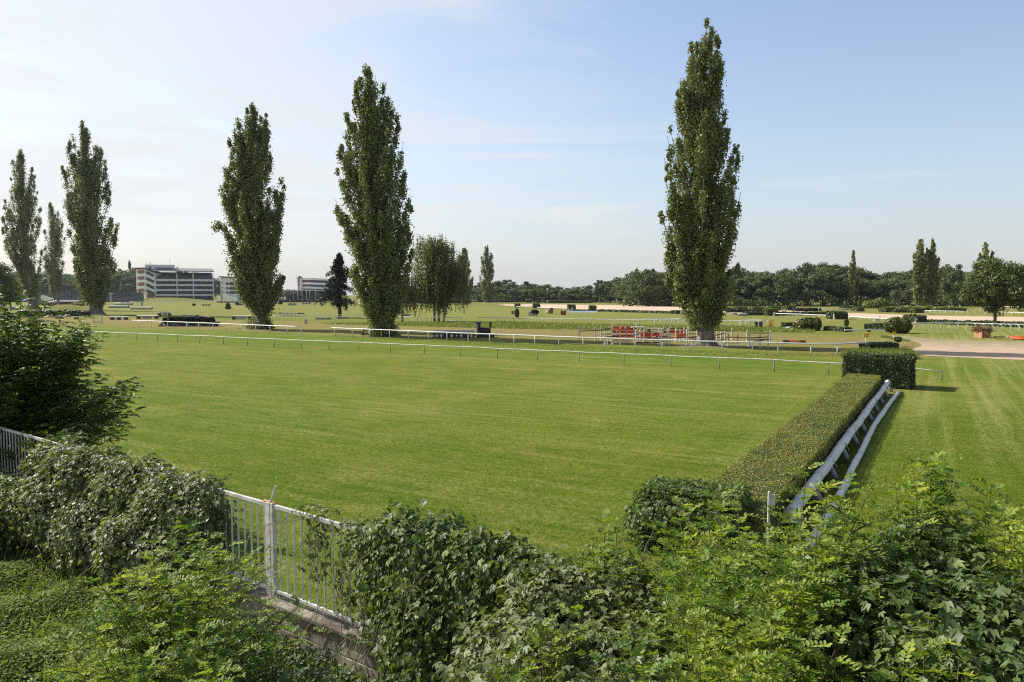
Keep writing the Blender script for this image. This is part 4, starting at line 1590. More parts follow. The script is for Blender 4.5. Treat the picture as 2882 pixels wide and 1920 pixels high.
for x0, x1, yb, yt, lab in ((1505, 1542, 852, 847.5, 'far low hedge in front of the centre trees'), (1544, 1650, 853, 848, 'far long low hedge in front of the centre trees'),
                            (2050, 2160, 880, 874.5, 'dark low hedge behind the cross rails'), (2240, 2310, 876, 870, 'dark low hurdle hedge before the wood'),
                            (1120, 1325, 854, 847, 'dark low hedge far behind the weeping birches'), (1345, 1440, 851, 846.5, 'dark low hedge far behind the slender poplar'),
                            (2180, 2345, 888, 881, 'flat hedge behind the low white rail'), (2520, 2570, 880, 874, 'low hedge between the blocks before the twin poplars'),
                            (50, 236, 891, 878, 'rough brown and green brush hedge before the left poplars'),
                            (2100, 2160, 888, 881, 'pale green low hedge right of the cross rails'), (1925, 1945, 885, 877, 'short hedge behind the big poplar trunk'),
                            (610, 740, 852, 848, 'dark low hedge before the second stand'), (745, 905, 851, 845, 'dark low hedge before the tower stand')):
    hedge_px(lab, x0, x1, yb, yt, 3, 1800, .5, skin=.3, mat='brush' if 'brush' in lab or 'dark' in lab else 'hedge', core='brush')


def blob_cloud(n, rx, ry, rz_, zc, seed=0, thick=.3, clump=.18):
    d = rnd_unit(n)
    k = 1 - thick * rng.random(n) ** 1.6 + clump * lump(d * 3.0, seed, 1.4) + clump * .6 * lump(d * 7.0, seed + 2, 1.0)
    p = d * k[:, None] * np.array([rx, ry, rz_]) + np.array([0, 0, zc])
    return p, unit(d / np.array([rx, ry, rz_]) * min(rx, rz_) + rng.normal(size=(n, 3)) * .6)


def bush(label, px, yb, yt, wpx, n, leaf, mat='hedge', name='round_bush', cat='bush', group=None, dy=0.0, stem=0.0, lobes=None):
    B = G(px, yb)
    H = D(px, yt, B.y).z
    W = wpx * B.y / F
    root = thing(name, label, cat, (B.x, B.y + dy, 0), 0, group)
    lobes = lobes or [(0, 0, .5, 1, 1)]
    P, Nn = [], []
    for lx, ly, zc, kw, kh in lobes:
        m_ = int(n / len(lobes))
        p, q = blob_cloud(m_, W / 2 * kw, W / 2 * kw, H / 2 * kh * (1 - stem), H * (stem + (1 - stem) * zc), px + lx)
        p[:, 0] += lx * W
        p[:, 1] += ly * W
        P.append(p)
        Nn.append(q)
    P = np.concatenate(P)
    Nn = np.concatenate(Nn)
    k = P[:, 2] > .03
    leaves('foliage', M[mat], T_CLUMP, P[k], Nn[k], leaf * rng.uniform(.6, 1.35, k.sum()), parent=root)
    b = MB()
    b.tube([(0, 0, -.05), (0, 0, H * .7)], [W * .05 + .04, .03], 6)
    for lx, ly, zc, kw, kh in lobes:
        b.tube([(0, 0, H * .1), (lx * W, ly * W, H * zc)], [.05, .02], 5)
    b.build('stem', M['bark'], root)
    return root


bush('round dark bush with a sunlit pale spur left of the low hedge', 2273, 930, 895, 70, 5200, .26, 'yellowbush',
     lobes=[(-.22, 0, .45, .62, .95), (.05, .1, .52, .55, 1.0), (.34, -.05, .5, .34, 1.05)])
bush('rounded yellowing bush beside the white post and beam', 2526, 938, 894, 72, 6500, .22, 'yellowbush',
     lobes=[(-.2, 0, .5, .62, .95), (.2, 0, .47, .62, .95), (0, .1, .55, .5, .9)])
bush('small topiary tree with a ball on a short stem before the low hedge', 2527, 975, 948, 20, 900, .12, name='topiary_tree', cat='topiary', stem=.45)
bush('narrow two tiered topiary with a white tip beside the low rail', 2382, 920, 900, 12, 700, .2, name='topiary_tree', cat='topiary', stem=.1)
bush('dark narrow topiary cone in front of the sign box', 1455, 897, 869, 12, 900, .26, name='topiary_tree', cat='topiary', stem=.13)
bush('round two lobed topiary bush on the infield before the stand', 642, 871, 853, 15, 700, .4, name='topiary_bush', cat='topiary', lobes=[(0, 0, .3, 1, .6), (0, 0, .75, .72, .5)])
bush('small round bush beside the flat topped hedge', 546, 861, 855, 9, 300, .4)
bush('round green bush before the tower stand', 789, 857, 843, 13, 500, .45)
bush('pale green low shrub in front of the brown shed', 216, 863, 851, 26, 700, .4, 'uncut', name='low_shrub')
bush('low dark shrub at the foot of the second poplar', 148, 863, 856, 20, 500, .4, name='low_shrub')
bush('sunlit weedy shrub on the rough bank before the wood', 2470, 868, 838, 70, 1600, .6, 'uncut', name='low_shrub', lobes=[(-.3, 0, .35, .6, .7), (.1, 0, .5, .5, 1), (.4, 0, .3, .4, .6)])
bush('long tawny weed thicket before the twin poplars', 2560, 873, 860, 120, 2600, .5, 'uncut', name='weed_thicket', lobes=[(-.4, 0, .4, .4, .8), (-.1, 0, .5, .4, 1), (.2, 0, .4, .4, .8), (.42, 0, .5, .3, .9)])
bush('long yellowish weed thicket right of the twin poplars', 2668, 876, 862, 90, 2400, .5, 'uncut', name='weed_thicket', lobes=[(-.3, 0, .4, .4, .8), (.05, 0, .55, .45, 1), (.35, 0, .4, .4, .8)])
# undergrowth along the wood's foot
def undergrowth(label, x0, x1, yb, h0, h1, n, dy):
    B = [G(x, yb) for x in (x0, x1)]
    x = rng.uniform(B[0].x, B[1].x, n)
    y = B[0].y + dy + rng.normal(size=n) * 2.5
    top = h0 + (h1 - h0) * (.5 + .5 * np.sin(x * .21 + dy) * np.cos(x * .083))
    z = rng.random(n) ** .8 * top
    p = np.stack([x, y, z], 1)
    tag(leaves('undergrowth', M['forest'], T_CLUMP, p, rnd_unit(n), .75 * rng.uniform(.6, 1.4, n)), label, 'undergrowth', kind='stuff')


undergrowth('dark undergrowth along the foot of the right hand wood', 1760, 3100, 863, 2.5, 8, 11000, 8)
undergrowth('dark undergrowth along the foot of the centre trees', 1060, 1790, 851, 2.5, 7, 9000, 10)
undergrowth('dark undergrowth behind the terraces', -150, 400, 843, 3, 9, 6000, 30)
# ------------------------------------------------------------------ obstacles and furniture of the course
def spot(px, yb):
    q = G(px, yb)
    return q, q.y / F


# red and brown show jumps
GJ = 'show jumps set up around the tallest poplar'


def show_jump(label, x0, x1, yb, h, poles, stands=None, yb1=None, planks=()):
    a, b_ = G(x0, yb), G(x1, yb1 or yb)
    d = b_ - a
    L = d.length
    root = thing('show_jump', label, 'show jump', (a.x, a.y, 0), math.atan2(d.y, d.x), GJ)
    for s in (stands or (0, 1)):
        mb = MB()
        mb.box((s * L, 0, h / 2), (.14, .14, h))
        mb.box((s * L, 0, .06), (.18, .75, .10))
        mb.lathe([(.04, 0), (.11, .06), (.10, .14), (.02, .2)], (s * L, 0, h - .004), 8)
        mb.build('stand', M['white_old'], root)
    for z0, z1, m_ in poles:
        mb = MB()
        mb.tube([(.08, -.1, z0), (L - .08, -.1, z1)], .062, 8)
        mb.smooth = True
        mb.build('pole', M[m_], root)
    for u0, u1, z0, z1, m_ in planks:
        mb = MB()
        mb.box(((u0 + u1) / 2 * L, -.18, (z0 + z1) / 2), ((u1 - u0) * L, .06, z1 - z0))
        mb.build('plank', M[m_], root)
    return root


show_jump('long show jump of two dark brown poles on white stands, leftmost of all', 1630, 1722, 959, 1.55, [(1.25, 1.4, 'brown_pole'), (.35, .4, 'brown_pole')], (0, .49, 1))
show_jump('show jump of dark brown poles beside the stacked red planks', 1692, 1724, 957, 1.6, [(1.45, 1.5, 'brown_pole'), (.75, .8, 'brown_pole')])
show_jump('tall show jump of stacked bright red planks with white stands', 1721, 1784, 960, 1.7, [(1.52, 1.46, 'red_pole')], (0, .4, .62, 1),
          planks=[(.02, .98, 1.02, 1.36, 'red_pole'), (.02, .98, .52, .82, 'red_pole'), (.02, .98, .08, .2, 'orange_pole')])
show_jump('rear red plank show jump half hidden by the stacked red planks', 1724, 1790, 949, 1.7, [(1.55, 1.55, 'red_pole')], planks=[(.02, .98, 1.0, 1.4, 'red_pole')])
show_jump('red plank show jump in front of the canopied carts', 1802, 1862, 958, 1.35, [(.98, .92, 'red_pole')], (0, .22, .86, 1), planks=[(.03, .97, .55, .88, 'red_pole')])
show_jump('low red pole show jump with a dark pole on the ground', 1786, 1861, 967, 1.45, [(.62, .6, 'red_pole'), (.12, .12, 'brown_pole')], (0, .36, .97))
show_jump('short slanting brown pole show jump right of the red planks', 1862, 1877, 972, 1.5, [(.9, 1.2, 'orange_pole'), (.4, .6, 'brown_pole')], yb1=969)
show_jump('red show jump with a long dark top pole behind the carts', 1868, 1936, 950, 1.35, [(1.3, 1.25, 'brown_pole')], (0, .25, 1), planks=[(.0, 1, .6, .98, 'red_pole')])
show_jump('orange plank show jump left of the tallest poplar trunk', 1902, 1934, 962, 1.35, [(.15, .15, 'orange_pole'), (.5, .5, 'brown_pole')], (0, .4, .95), planks=[(.06, .94, .62, 1.05, 'orange_pole')])
show_jump('show jump of three dark poles touching the tallest poplar trunk', 1938, 1966, 963, 1.75, [(1.45, 1.45, 'brown_pole'), (1.05, 1.0, 'brown_pole'), (.55, .5, 'brown_pole')])
show_jump('show jump of slanting poles close in front of the tallest poplar trunk', 1934, 1962, 971, 1.75, [(.9, 1.0, 'brown_pole'), (.5, .65, 'brown_pole')])
show_jump('tall frame show jump with one dark top pole right of the tallest poplar', 2000, 2060, 956, 1.35, [(1.15, 1.15, 'brown_pole'), (.3, .32, 'brown_pole')], (0, .14, 1))
show_jump('zigzag dark pole show jump right of the tallest poplar', 1998, 2040, 966, 1.25, [(.85, 1.2, 'brown_pole'), (.12, .5, 'brown_pole')], (.48, .74, 1))
show_jump('orange pole show jump between two frames of dark poles', 2050, 2108, 974, 1.25, [(1.02, .95, 'orange_pole')], (0, .44, 1))
show_jump('frame show jump with a brown top pole at the right end', 2103, 2168, 965, 1.4, [(1.22, 1.2, 'brown_pole'), (.4, .42, 'brown_pole')])
show_jump('front show jump with zigzag brown poles at the right end', 2109, 2162, 977, 1.3, [(1.05, 1.15, 'brown_pole'), (.55, .9, 'brown_pole')], (0, .56, 1))


for k_, (x0, x1, yb, pl, lab) in enumerate((
        (1735, 1790, 966, [(1.0, .95, 'red_pole'), (.55, .5, 'red_pole')], 'low show jump of two red poles in front of the stacked planks'),
        (1790, 1835, 962, [(1.1, 1.1, 'red_pole'), (.6, .65, 'orange_pole')], 'show jump of one red and one orange pole before the carts'),
        (1835, 1885, 968, [(1.05, .9, 'red_pole'), (.5, .5, 'red_pole')], 'red pole show jump just left of the slanting brown poles'),
        (1880, 1925, 957, [(1.2, 1.15, 'red_pole'), (.7, .75, 'orange_pole'), (.3, .3, 'red_pole')], 'three pole red show jump behind the orange planks'),
        (1702, 1745, 970, [(.95, 1.0, 'brown_pole')], 'single dark pole show jump nearest the white rail'))):
    show_jump(lab, x0, x1, yb, 1.35, pl, (0, .5, 1), yb1=yb + (k_ % 3 - 1) * 2)


# two small canopied carts
def cart(label, x0, x1, yb, yt, col):
    q, m_ = spot((x0 + x1) / 2, yb)
    W = (x1 - x0) * m_
    H = D(x0, yt, q.y).z
    root = thing('canopied_cart', label, 'cart', (q.x, q.y, 0), rng.uniform(-.1, .1), 'canopied carts behind the red jumps')
    b = MB()
    b.box((0, 0, H - .05), (W, 1.3, .1))
    b.build('canopy', M[col], root, .03)
    for sx_ in (-.42, .42):
        for sy in (-.5, .5):
            b = MB()
            b.tube([(sx_ * W, sy, .5), (sx_ * W * .9, sy, H - .1)], .035, 6)
            b.build('canopy_post', M['black'], root)
    b = MB()
    b.extrude([(-.4 * W, -.55, .3), (.42 * W, -.55, .3), (.42 * W, -.55, .75), (.1 * W, -.55, .8), (.05 * W, -.55, .55), (-.15 * W, -.55, .55), (-.2 * W, -.55, .8), (-.4 * W, -.55, .8)], (0, 1.1, 0))
    b.build('body', M['tan'], root)
    b = MB()
    b.box((-.25 * W, 0, .95), (.12, 1.0, .5))
    b.box((-.14 * W, 0, .86), (.45, 1.0, .14))
    b.build('seat', M['black'], root, .02)
    for sx_ in (-.28, .28):
        for sy in (-.56, .56):
            b = MB()
            b.tube([(sx_ * W, sy - .08, .24), (sx_ * W, sy + .08, .24)], .24, 14)
            b.build('wheel', M['black'], root)


cart('canopied cart with a pale roof behind the red show jumps', 1776, 1815, 950, 920, 'white_old')
cart('canopied cart with a wider tan roof behind the red show jumps', 1815, 1863, 950, 923.5, 'tan')

# black wooden train
q, m_ = spot(1278, 950.5)
L = 117 * m_
wagons = []
for i, x in enumerate((-.25, .25)):
    root = thing('train_wagon', ('low black wooden train wagon farther from the engine, under a flat grey half log', 'low black wooden train wagon next to the engine, under a pale grey half log')[i], 'obstacle', (q.x, q.y, 0), 0, 'wagons of the black wooden train')
    wagons.append(root)
    b = MB()
    b.box((x * L, 0, .36), (L * .49, 1.1, .55))
    b.build('wagon', M['black'], root, .03)
    b = MB()
    n = 10
    pr = [(0, -.55 * math.cos(math.pi * k / n), .64 + .38 * math.sin(math.pi * k / n)) for k in range(n + 1)]
    b.extrude([(x * L - L * .24, y, z) for _, y, z in pr], (L * .48, 0, 0))
    b.build('half_log', M['grey'], root)
for i, x in enumerate((-.45, -.40, -.30, -.05, .07, .18, .42)):
    b = MB()
    b.tube([(x * L, -.52, .3), (x * L, -.62, .3)], .2 if i not in (0, 4) else .12, 14)
    b.build('wheel', M['white_old'], wagons[0 if x < 0 else 1])
q, m_ = spot(1366, 949.5)
root = thing('train_engine', 'black wooden steam engine with a cab, boiler and tall chimney', 'obstacle', (q.x, q.y, 0))
b = MB()
b.box((-19 * m_, 0, 1.05), (11 * m_, 1.3, 1.9))
b.build('cab', M['black'], root, .03)
b = MB()
b.box((-19 * m_, 0, 2.06), (20 * m_, 1.6, .14))
b.build('cab_roof', M['dark'], root, .03)
b = MB()
b.tube([(-13 * m_, 0, .85), (15 * m_, 0, .85)], .52, 18)
b.smooth = False
b.build('boiler', M['black'], root)
b = MB()
b.tube([(13 * m_, 0, 1.25), (14.5 * m_, 0, 2.1)], [.13, .17], 10)
b.build('chimney', M['black'], root)
b = MB()
b.box((0, 0, .22), (50 * m_, 1.1, .35))
b.build('underframe', M['black'], root)
for x in (-16, -4, 8, 18):
    b = MB()
    b.tube([(x * m_, -.5, .28), (x * m_, -.64, .28)], .28, 14)
    b.build('wheel', M['dark'], root)
b = MB()
b.box((-22.5 * m_, -.68, 1.1), (4 * m_, .06, 1.7))
b.build('panel', M['grey'], root)

# black ramp box by the middle poplar
q, m_ = spot(1036, 943)
root = thing('wedge_obstacle', 'black wedge shaped obstacle leaning toward the middle poplar trunk', 'obstacle', (q.x, q.y, 0))
b = MB()
b.extrude([(-17 * m_, -.5, 0), (17 * m_, -.5, 0), (17 * m_, -.5, 14.5 * m_), (-11 * m_, -.5, 14.5 * m_)], (0, 1.4, 0))
b.build('body', M['black'], root, .02)
b = MB()
b.box((3 * m_, .2, 15 * m_), (30 * m_, 1.6, .07))
b.build('lid', M['dark'], root)

# large brush hurdle
q, m_ = spot(528, 919)
root = thing('brush_hurdle', 'long dark brush hurdle with a grey sloping board and white pipe hoops', 'hurdle', (q.x, q.y, 0))
L = 140 * m_
b = MB()
b.extrude([(-L / 2 - .9, -.2, 0), (-L / 2 - .9, 1.4, 0), (-L / 2 - .1, 1.0, .85), (-L / 2 - .1, .3, .85)], (L + 1.4, 0, 0))
b.build('base', M['black'], root)
b = MB()
b.extrude([(-L / 2 + .8, -.1, .62), (-L / 2 + .8, .25, .92), (-L / 2 + .8, .3, .88), (-L / 2 + .8, -.05, .58)], (L - 1.0, 0, 0))
b.build('board', M['grey'], root)
n = 5200
p = np.stack([rng.uniform(-L / 2, L / 2, n), .65 + rng.normal(size=n) * .3, .75 + rng.random(n) * .72], 1)
p[:, 2] += .10 * np.sin(p[:, 0] * .9) * np.sin(p[:, 0] * .37)
leaves('brush', M['brush'], T_QUAD, p, rng.normal(size=(n, 3)), .34, tan=np.array([0, 0, 1.0]) + rng.normal(size=(n, 3)) * .5, parent=root)
for x in (-.36, -.1, .12, .36):
    b = MB()
    b.tube([(x * L - 1.1, -.35, .5), (x * L - .5, -.45, .05), (x * L + .7, -.45, .03), (x * L + 1.1, -.35, .5)], .05, 6)
    b.smooth = True
    b.build('hoop', M['white_old'], root)
q, m_ = spot(577, 905)
root = thing('hoop_frame', 'white bent pipe frame standing behind the dark brush hurdle', 'frame', (q.x, q.y, 0))
for x in (-7, -2, 3, 8):
    b = MB()
    b.tube([(x * m_, 0, 0), (x * m_, 0, 12 * m_), (x * m_ + .25, .2, 15 * m_), (x * m_ + .25, .9, 15 * m_), (x * m_ + .25, 1.1, 0)], .06, 6)
    b.build('hoop', M['white_old'], root)

# table-like obstacles
GT = 'roofed table jumps on the left infield'


def table_jump(label, x0, x1, yb, yt, board=None, depth=1.6, name='table_jump', roofcol='plank', legs=(0.06, .94), group=GT, slope=0.0):
    q, m_ = spot((x0 + x1) / 2, yb)
    W = (x1 - x0) * m_
    H = max(.55, (yb - yt) * m_)
    root = thing(name, label, 'obstacle', (q.x, q.y, 0), 0, group)
    b = MB()
    b.extrude([(-W / 2, -depth / 2, H - .12 - slope), (-W / 2, depth / 2, H - .12), (-W / 2, depth / 2, H), (-W / 2, -depth / 2, H - slope)], (W, 0, 0))
    b.build('table_top', M[roofcol], root)
    for u in legs:
        b = MB()
        b.box(((u - .5) * W, 0, (H - .12 - slope) / 2), (.45, depth * .8, H - .12 - slope))
        b.build('leg', M['brown'], root)
    if board:
        b = MB()
        b.box(((board[0] + board[1] - 1) / 2 * W, -depth * .42, H * .42), ((board[1] - board[0]) * W, .08, H * .62))
        b.build('board', M['greenish' if len(board) > 2 else 'grey'], root)


table_jump('roofed table jump with a grey board right behind the left rail end', 387, 444, 898, 887, (.3, .76), slope=.15)
table_jump('small roofed table jump with a sloping top behind its neighbour', 447, 479, 892, 877.5, (.45, .8), slope=.3)
table_jump('roofed table jump with a pale green board near the split topped poplar', 655, 707, 899.5, 888, (.28, .76, 1), slope=.12)
table_jump('low bench like jump with a grey plank top near the second poplar', 308, 361, 900, 891, None, slope=.1, roofcol='grey', legs=(.15, .5, .88))
table_jump('grey box shaped jump on the plain infield grass', 517, 555, 893.5, 886.5, (.02, .98), roofcol='grey', legs=(.02, .98))
table_jump('small pale bench jump left of the split topped poplar trunk', 706, 722, 870, 864, None, roofcol='bluegrey', legs=(.1, .9))
table_jump('tilted white board on a post below the second poplar', 202, 236, 898, 894, None, roofcol='white_old', legs=(.4,), group=None, name='tilted_board')
table_jump('small table shaped jump with crossed braces before the mound', 214, 237, 890, 877, (.3, .9), slope=.2)
table_jump('low black trough jump on the infield before the grandstand', 567, 594, 861, 857, None, roofcol='dark', legs=(.2, .5, .8))
table_jump('black box jump with a pale sill before the tower stand', 811, 836, 860, 853, (.0, 1), roofcol='dark', legs=(.3, .7))
table_jump('dark square box jump beside the ragged conifer trunk', 930, 945, 859, 854, (.0, 1), roofcol='dark', legs=(.3, .7))
table_jump('brick red bench jump behind the weeping birches', 1134, 1156, 890, 884.5, (.0, 1), roofcol='ply', legs=(.2, .8))
table_jump('white trough near the left poplars', 160, 175, 897, 889, (.0, 1), roofcol='white_old', legs=(.2, .8))
table_jump('short white plank jump in the grass by the thin pale rail', 890, 930, 899, 895.5, (.02, .98), roofcol='white_old', legs=(.1, .5, .9))
table_jump('grey trough at the foot of the conifer trunk', 950, 978, 897.5, 892, (.0, 1), roofcol='grey', legs=(.1, .9))
table_jump('grey trough at the foot of the leaning birch', 1258, 1283, 910, 903.5, (.0, 1), roofcol='grey', legs=(.1, .9))
table_jump('grey striped bench jump at the far edge before the tower stand', 848, 905, 857, 850.5, (.05, .5), roofcol='grey', legs=(.1, .4, .7, .95))
table_jump('pale box beside the split topped poplar trunk', 757, 768, 860, 848, (.0, 1), roofcol='bluegrey', legs=(.1, .9))
table_jump('white board jump at the left before the dark wood', 1998, 2014, 887, 881.5, (.0, 1), roofcol='white_old', legs=(.1, .9), group=None)
table_jump('pale grey box jump right of the cross rails', 2078, 2102, 890, 882, (.0, 1), roofcol='white_old', legs=(.1, .9), group=None)
table_jump('small white board jump beside the dark cube hedge', 2062, 2075, 886, 881, (.0, 1), roofcol='white_old', legs=(.1, .9), group=None)
table_jump('white box with a number plate left of the tallest poplar trunk', 1916, 1926, 885, 878, (.0, 1), roofcol='white_old', legs=(.1, .9), group=None)
table_jump('white long bench jump before the dark trees right of the centre', 1739, 1777, 856, 850, (.02, .98), roofcol='white_old', legs=(.1, .9), group=None)

# dark scalloped jump
q, m_ = spot(679, 859.5)
root = thing('scalloped_jump', 'dark jump with a dipped top edge before the second stand', 'obstacle', (q.x, q.y, 0))
b = MB()
pp = [(-16, 0), (16, 0), (17, 7.5), (11, 7.5), (6, 5.2), (0, 4.4), (-6, 5.2), (-11, 7.5), (-17, 7.5)]
b.extrude([(x * m_, 0, z * m_) for x, z in pp], (0, 1.4, 0))
b.build('body', M['dark'], root)
b = MB()
b.box((0, -.2, .12), (34 * m_, .3, .22))
b.build('ground_rail', M['white_old'], root)

# painted log rolls
for (x0, x1, y, r_, lab, mt) in ((368, 412, 867.5, 3.6, 'pale pink log roll lying in front of the grey post', 'pinkcloth'), (412, 428, 867.5, 3.8, 'short white log roll at the end of the pink log', 'white_old'),
                                 (308, 362, 863.5, 3.2, 'pale yellow and green log roll left of the pink log', 'greenish'),
                                 (322, 346, 855.5, 3.4, 'left of two white rolls before the terrace', 'white'), (347, 372, 855.5, 3.4, 'right of two white rolls before the terrace', 'white')):
    q, m_ = spot((x0 + x1) / 2, y + r_)
    root = thing('log_roll', lab, 'log', (q.x, q.y, 0), 0, 'painted log rolls on the infield')
    L, r = (x1 - x0) * m_, r_ * m_
    b = MB()
    b.tube([(-L / 2, 0, r), (L / 2, 0, r)], r, 18)
    b.build('log', M[mt], root)
    for s in (-1, 1):
        b = MB()
        b.tube([(s * L / 2, 0, r), (s * (L / 2 + .08), 0, r)], r * .93, 18)
        b.build('log_end', M['dark'], root)
q, m_ = spot(399, 860)
root = thing('marker_post', 'short grey and white post behind the pink log roll', 'post', (q.x, q.y, 0))
b = MB()
b.box((0, 0, 6 * m_), (5 * m_, .9, 12 * m_))
b.build('post', M['grey'], root)
b = MB()
b.box((-1.2 * m_, -.47, 6.4 * m_), (2.2 * m_, .06, 11 * m_))
b.build('white_face', M['white_old'], root)

# waste bin
q, m_ = spot(860, 911)
root = thing('waste_bin', 'white striped waste bin alone on the grass behind the rail gap', 'bin', (q.x, q.y, 0))
b = MB()
b.lathe([(.30, 0), (.33, .05), (.35, .85), (.37, .87), (.37, .93), (.30, .93), (.28, .3)], seg=20)
b.build('body', M['white_old'], root)
for k in range(8):
    an = k * math.pi / 4
    b = MB()
    b.box((.345 * math.cos(an), .345 * math.sin(an), .46), (.02, .09, .72), an)
    b.build('slat', M['grey'], root)

# stack of striped hurdles
q, m_ = spot(813, 891)
for i in range(9):
    x = (-34 + i * 7.2) * m_
    root = thing('striped_hurdle', 'white striped hurdle in the stack behind the thin pale rail', 'hurdle', (q.x + x, q.y + (i % 3) * .5, 0), 0, 'striped hurdles stacked behind the thin pale rail')
    b = MB()
    b.box((0, 0, .55), (.22, .12, 1.0 + .2 * (i % 2)))
    b.build('post', M['white_old'], root)
    for z in (.8, .35):
        b = MB()
        b.box((.92, 0, z), (1.6, .1, .21))
        b.build('board', M['white_old'], root)
for x, y, w_, lab in ((-24, 10, 6, 'short dark board lying over the left end of the striped hurdles'), (32, 9, 20, 'long dark board lying over the right end of the striped hurdles'), (-5, 8, 8, 'dark board lying over the middle of the striped hurdles')):
    b = MB()
    b.box((0, 0, 0), (w_ * m_, .5, 2.6 * m_))
    tag(b.build('dark_board', M['dark']), lab, 'board').location = (q.x + x * m_, q.y + .3, y * m_)

# white wooden gate by the second poplar
q, m_ = spot(275, 912)
root = thing('wooden_gate', 'weathered white wooden gate frame beside the fourth poplar base', 'gate', (q.x, q.y, 0), -.25)
for x in (-14, 15):
    b = MB()
    b.box((x * m_, 0, 13 * m_), (.16, .16, 26 * m_))
    b.build('post', M['white_old'], root)
for z in (25, 7, 4):
    b = MB()
    b.box((.5 * m_, -.02, z * m_), (29 * m_, .08, .15))
    b.build('bar', M['white_old'], root)

# brick wall jumps, sign box, wings, water jump
q, m_ = spot(1585, 886.5)
root = thing('wall_jump', 'small brick red wall jump with a white notch on top', 'obstacle', (q.x, q.y, 0))
b = MB()
for x, w_, h_ in ((-5.5, 4, 13.5), (5.5, 4, 13.5), (0, 7.5, 10.5)):
    b.box((x * m_, 0, h_ * m_ / 2), (w_ * m_, .9, h_ * m_))
b.build('wall', M['brick'], root)
b = MB()
b.box((0, 0, 11 * m_), (7 * m_, .92, .8 * m_))
b.build('cap', M['white_old'], root)
q, m_ = spot(1549, 882.5)
root = thing('wall_jump', 'brown and tan stepped wall jump beside the white low rail', 'obstacle', (q.x, q.y, 0))
b = MB()
b.box((3 * m_, 0, 8 * m_), (9 * m_, 1.2, 16 * m_))
b.build('pillar', M['brick'], root)
b = MB()
b.box((-5 * m_, 0, 5.5 * m_), (5 * m_, 1.2, 11 * m_))
b.build('wall', M['straw'], root)
b = MB()
b.lathe([(.1, 0), (.5, .3), (.5, .8), (.1, 1.0)], (-8.5 * m_, -.4, 0), 10)
b.build('white_ball', M['white'], root)
q, m_ = spot(1500, 889)
root = thing('sign_box', 'dark jump box with a white sign board on its front', 'obstacle', (q.x, q.y, 0))
b = MB()
b.box((0, .3, 4.5 * m_), (24 * m_, 1.4, 9 * m_))
b.build('box', M['dark'], root)
b = MB()
b.box((0, -.43, 4.3 * m_), (19.5 * m_, .05, 7.6 * m_))
sb = b.build('sign', M['white_old'], root)
b = MB()
for i in range(7):
    b.box(((-7.5 + i * 2.5) * m_, -.47, 4.6 * m_), (1.5 * m_, .03, 2.0 * m_))
b.build('lettering', M['grey'], sb)
p, nr = blob_cloud(500, 1.1, .7, .7, 10.5 * m_, 3)
p[:, 0] += 5 * m_
leaves('greenery', M['brush'], T_CLUMP, p, nr, .35, parent=root)
q, m_ = spot(1445, 884)
root = thing('sign_box', 'dark jump box with a pale plate left of the topiary cone', 'obstacle', (q.x, q.y, 0))
b = MB()
b.box((0, 0, 4.5 * m_), (11 * m_, 1.2, 9 * m_))
b.build('box', M['brown'], root)
b = MB()
b.box((2 * m_, -.64, 5 * m_), (5 * m_, .06, 4 * m_))
b.build('sign', M['white_old'], root)


def wing(label, px, yb, w_, h_, left=True):
    q, m_ = spot(px, yb)
    root = thing('jump_wing', label, 'jump wing', (q.x, q.y, 0))
    s = 1 if left else -1
    b = MB()
    b.tube([(s * w_ / 2 * m_, 0, 0), (s * w_ / 2 * m_, 0, h_ * m_)], .09, 6)
    b.tube([(-s * w_ / 2 * m_, 0, 0), (s * w_ / 2 * m_, 0, h_ * m_)], .09, 6)
    b.build('frame', M['white'], root)
    for k in range(1, 5):
        b = MB()
        u = k / 5
        b.box(((-s * w_ / 2 + s * w_ * (.5 + u / 2)) * m_, 0, h_ * u * .5 * m_ + .1), (w_ * (1 - u) * m_, .08, .16))
        b.build('bar', M['white'], root)


wing('white triangular jump wing at the left end of the water jump', 1606, 878.5, 12, 12.5)
wing('small white triangular wing at the right end of the water jump', 1676, 872.5, 5, 6)
wing('white barred wing rising over the low rail by the sand', 2467, 905, 18, 17)
wing('tall white stepped wing beside the near hedge block', 2577, 911, 9, 16)
q, m_ = spot(1644, 879.5)
root = thing('water_jump', 'water jump with a dark brush bar and a blue grey slope', 'obstacle', (q.x, q.y, 0))
b = MB()
b.extrude([(-36 * m_, -.4, 0), (-36 * m_, 1.6, 0), (-36 * m_, 1.6, 4.2 * m_), (-36 * m_, 1.3, 4.2 * m_)], (72 * m_, 0, 0))
b.build('slope', M['bluegrey'], root)
b = MB()
b.box((0, 1.7, 5.2 * m_), (70 * m_, .6, 2.2 * m_))
b.build('brush_bar', M['black'], root)

# cross rails behind the big poplar
q, m_ = spot(2030, 887)
root = thing('cross_rail', 'white crossed rails with a dark backing right of the big poplar', 'obstacle', (q.x, q.y, 0))
for (x0, z0, x1, z1) in ((-12, 0, 3, 7), (-12, 7, 3, 0), (3, 0, 3, 8), (3, 6, 42, 7)):
    b = MB()
    b.tube([(x0 * m_, 0, z0 * m_ + .05), (x1 * m_, 0, z1 * m_ + .05)], .1, 6)
    b.build('rail', M['white'], root)

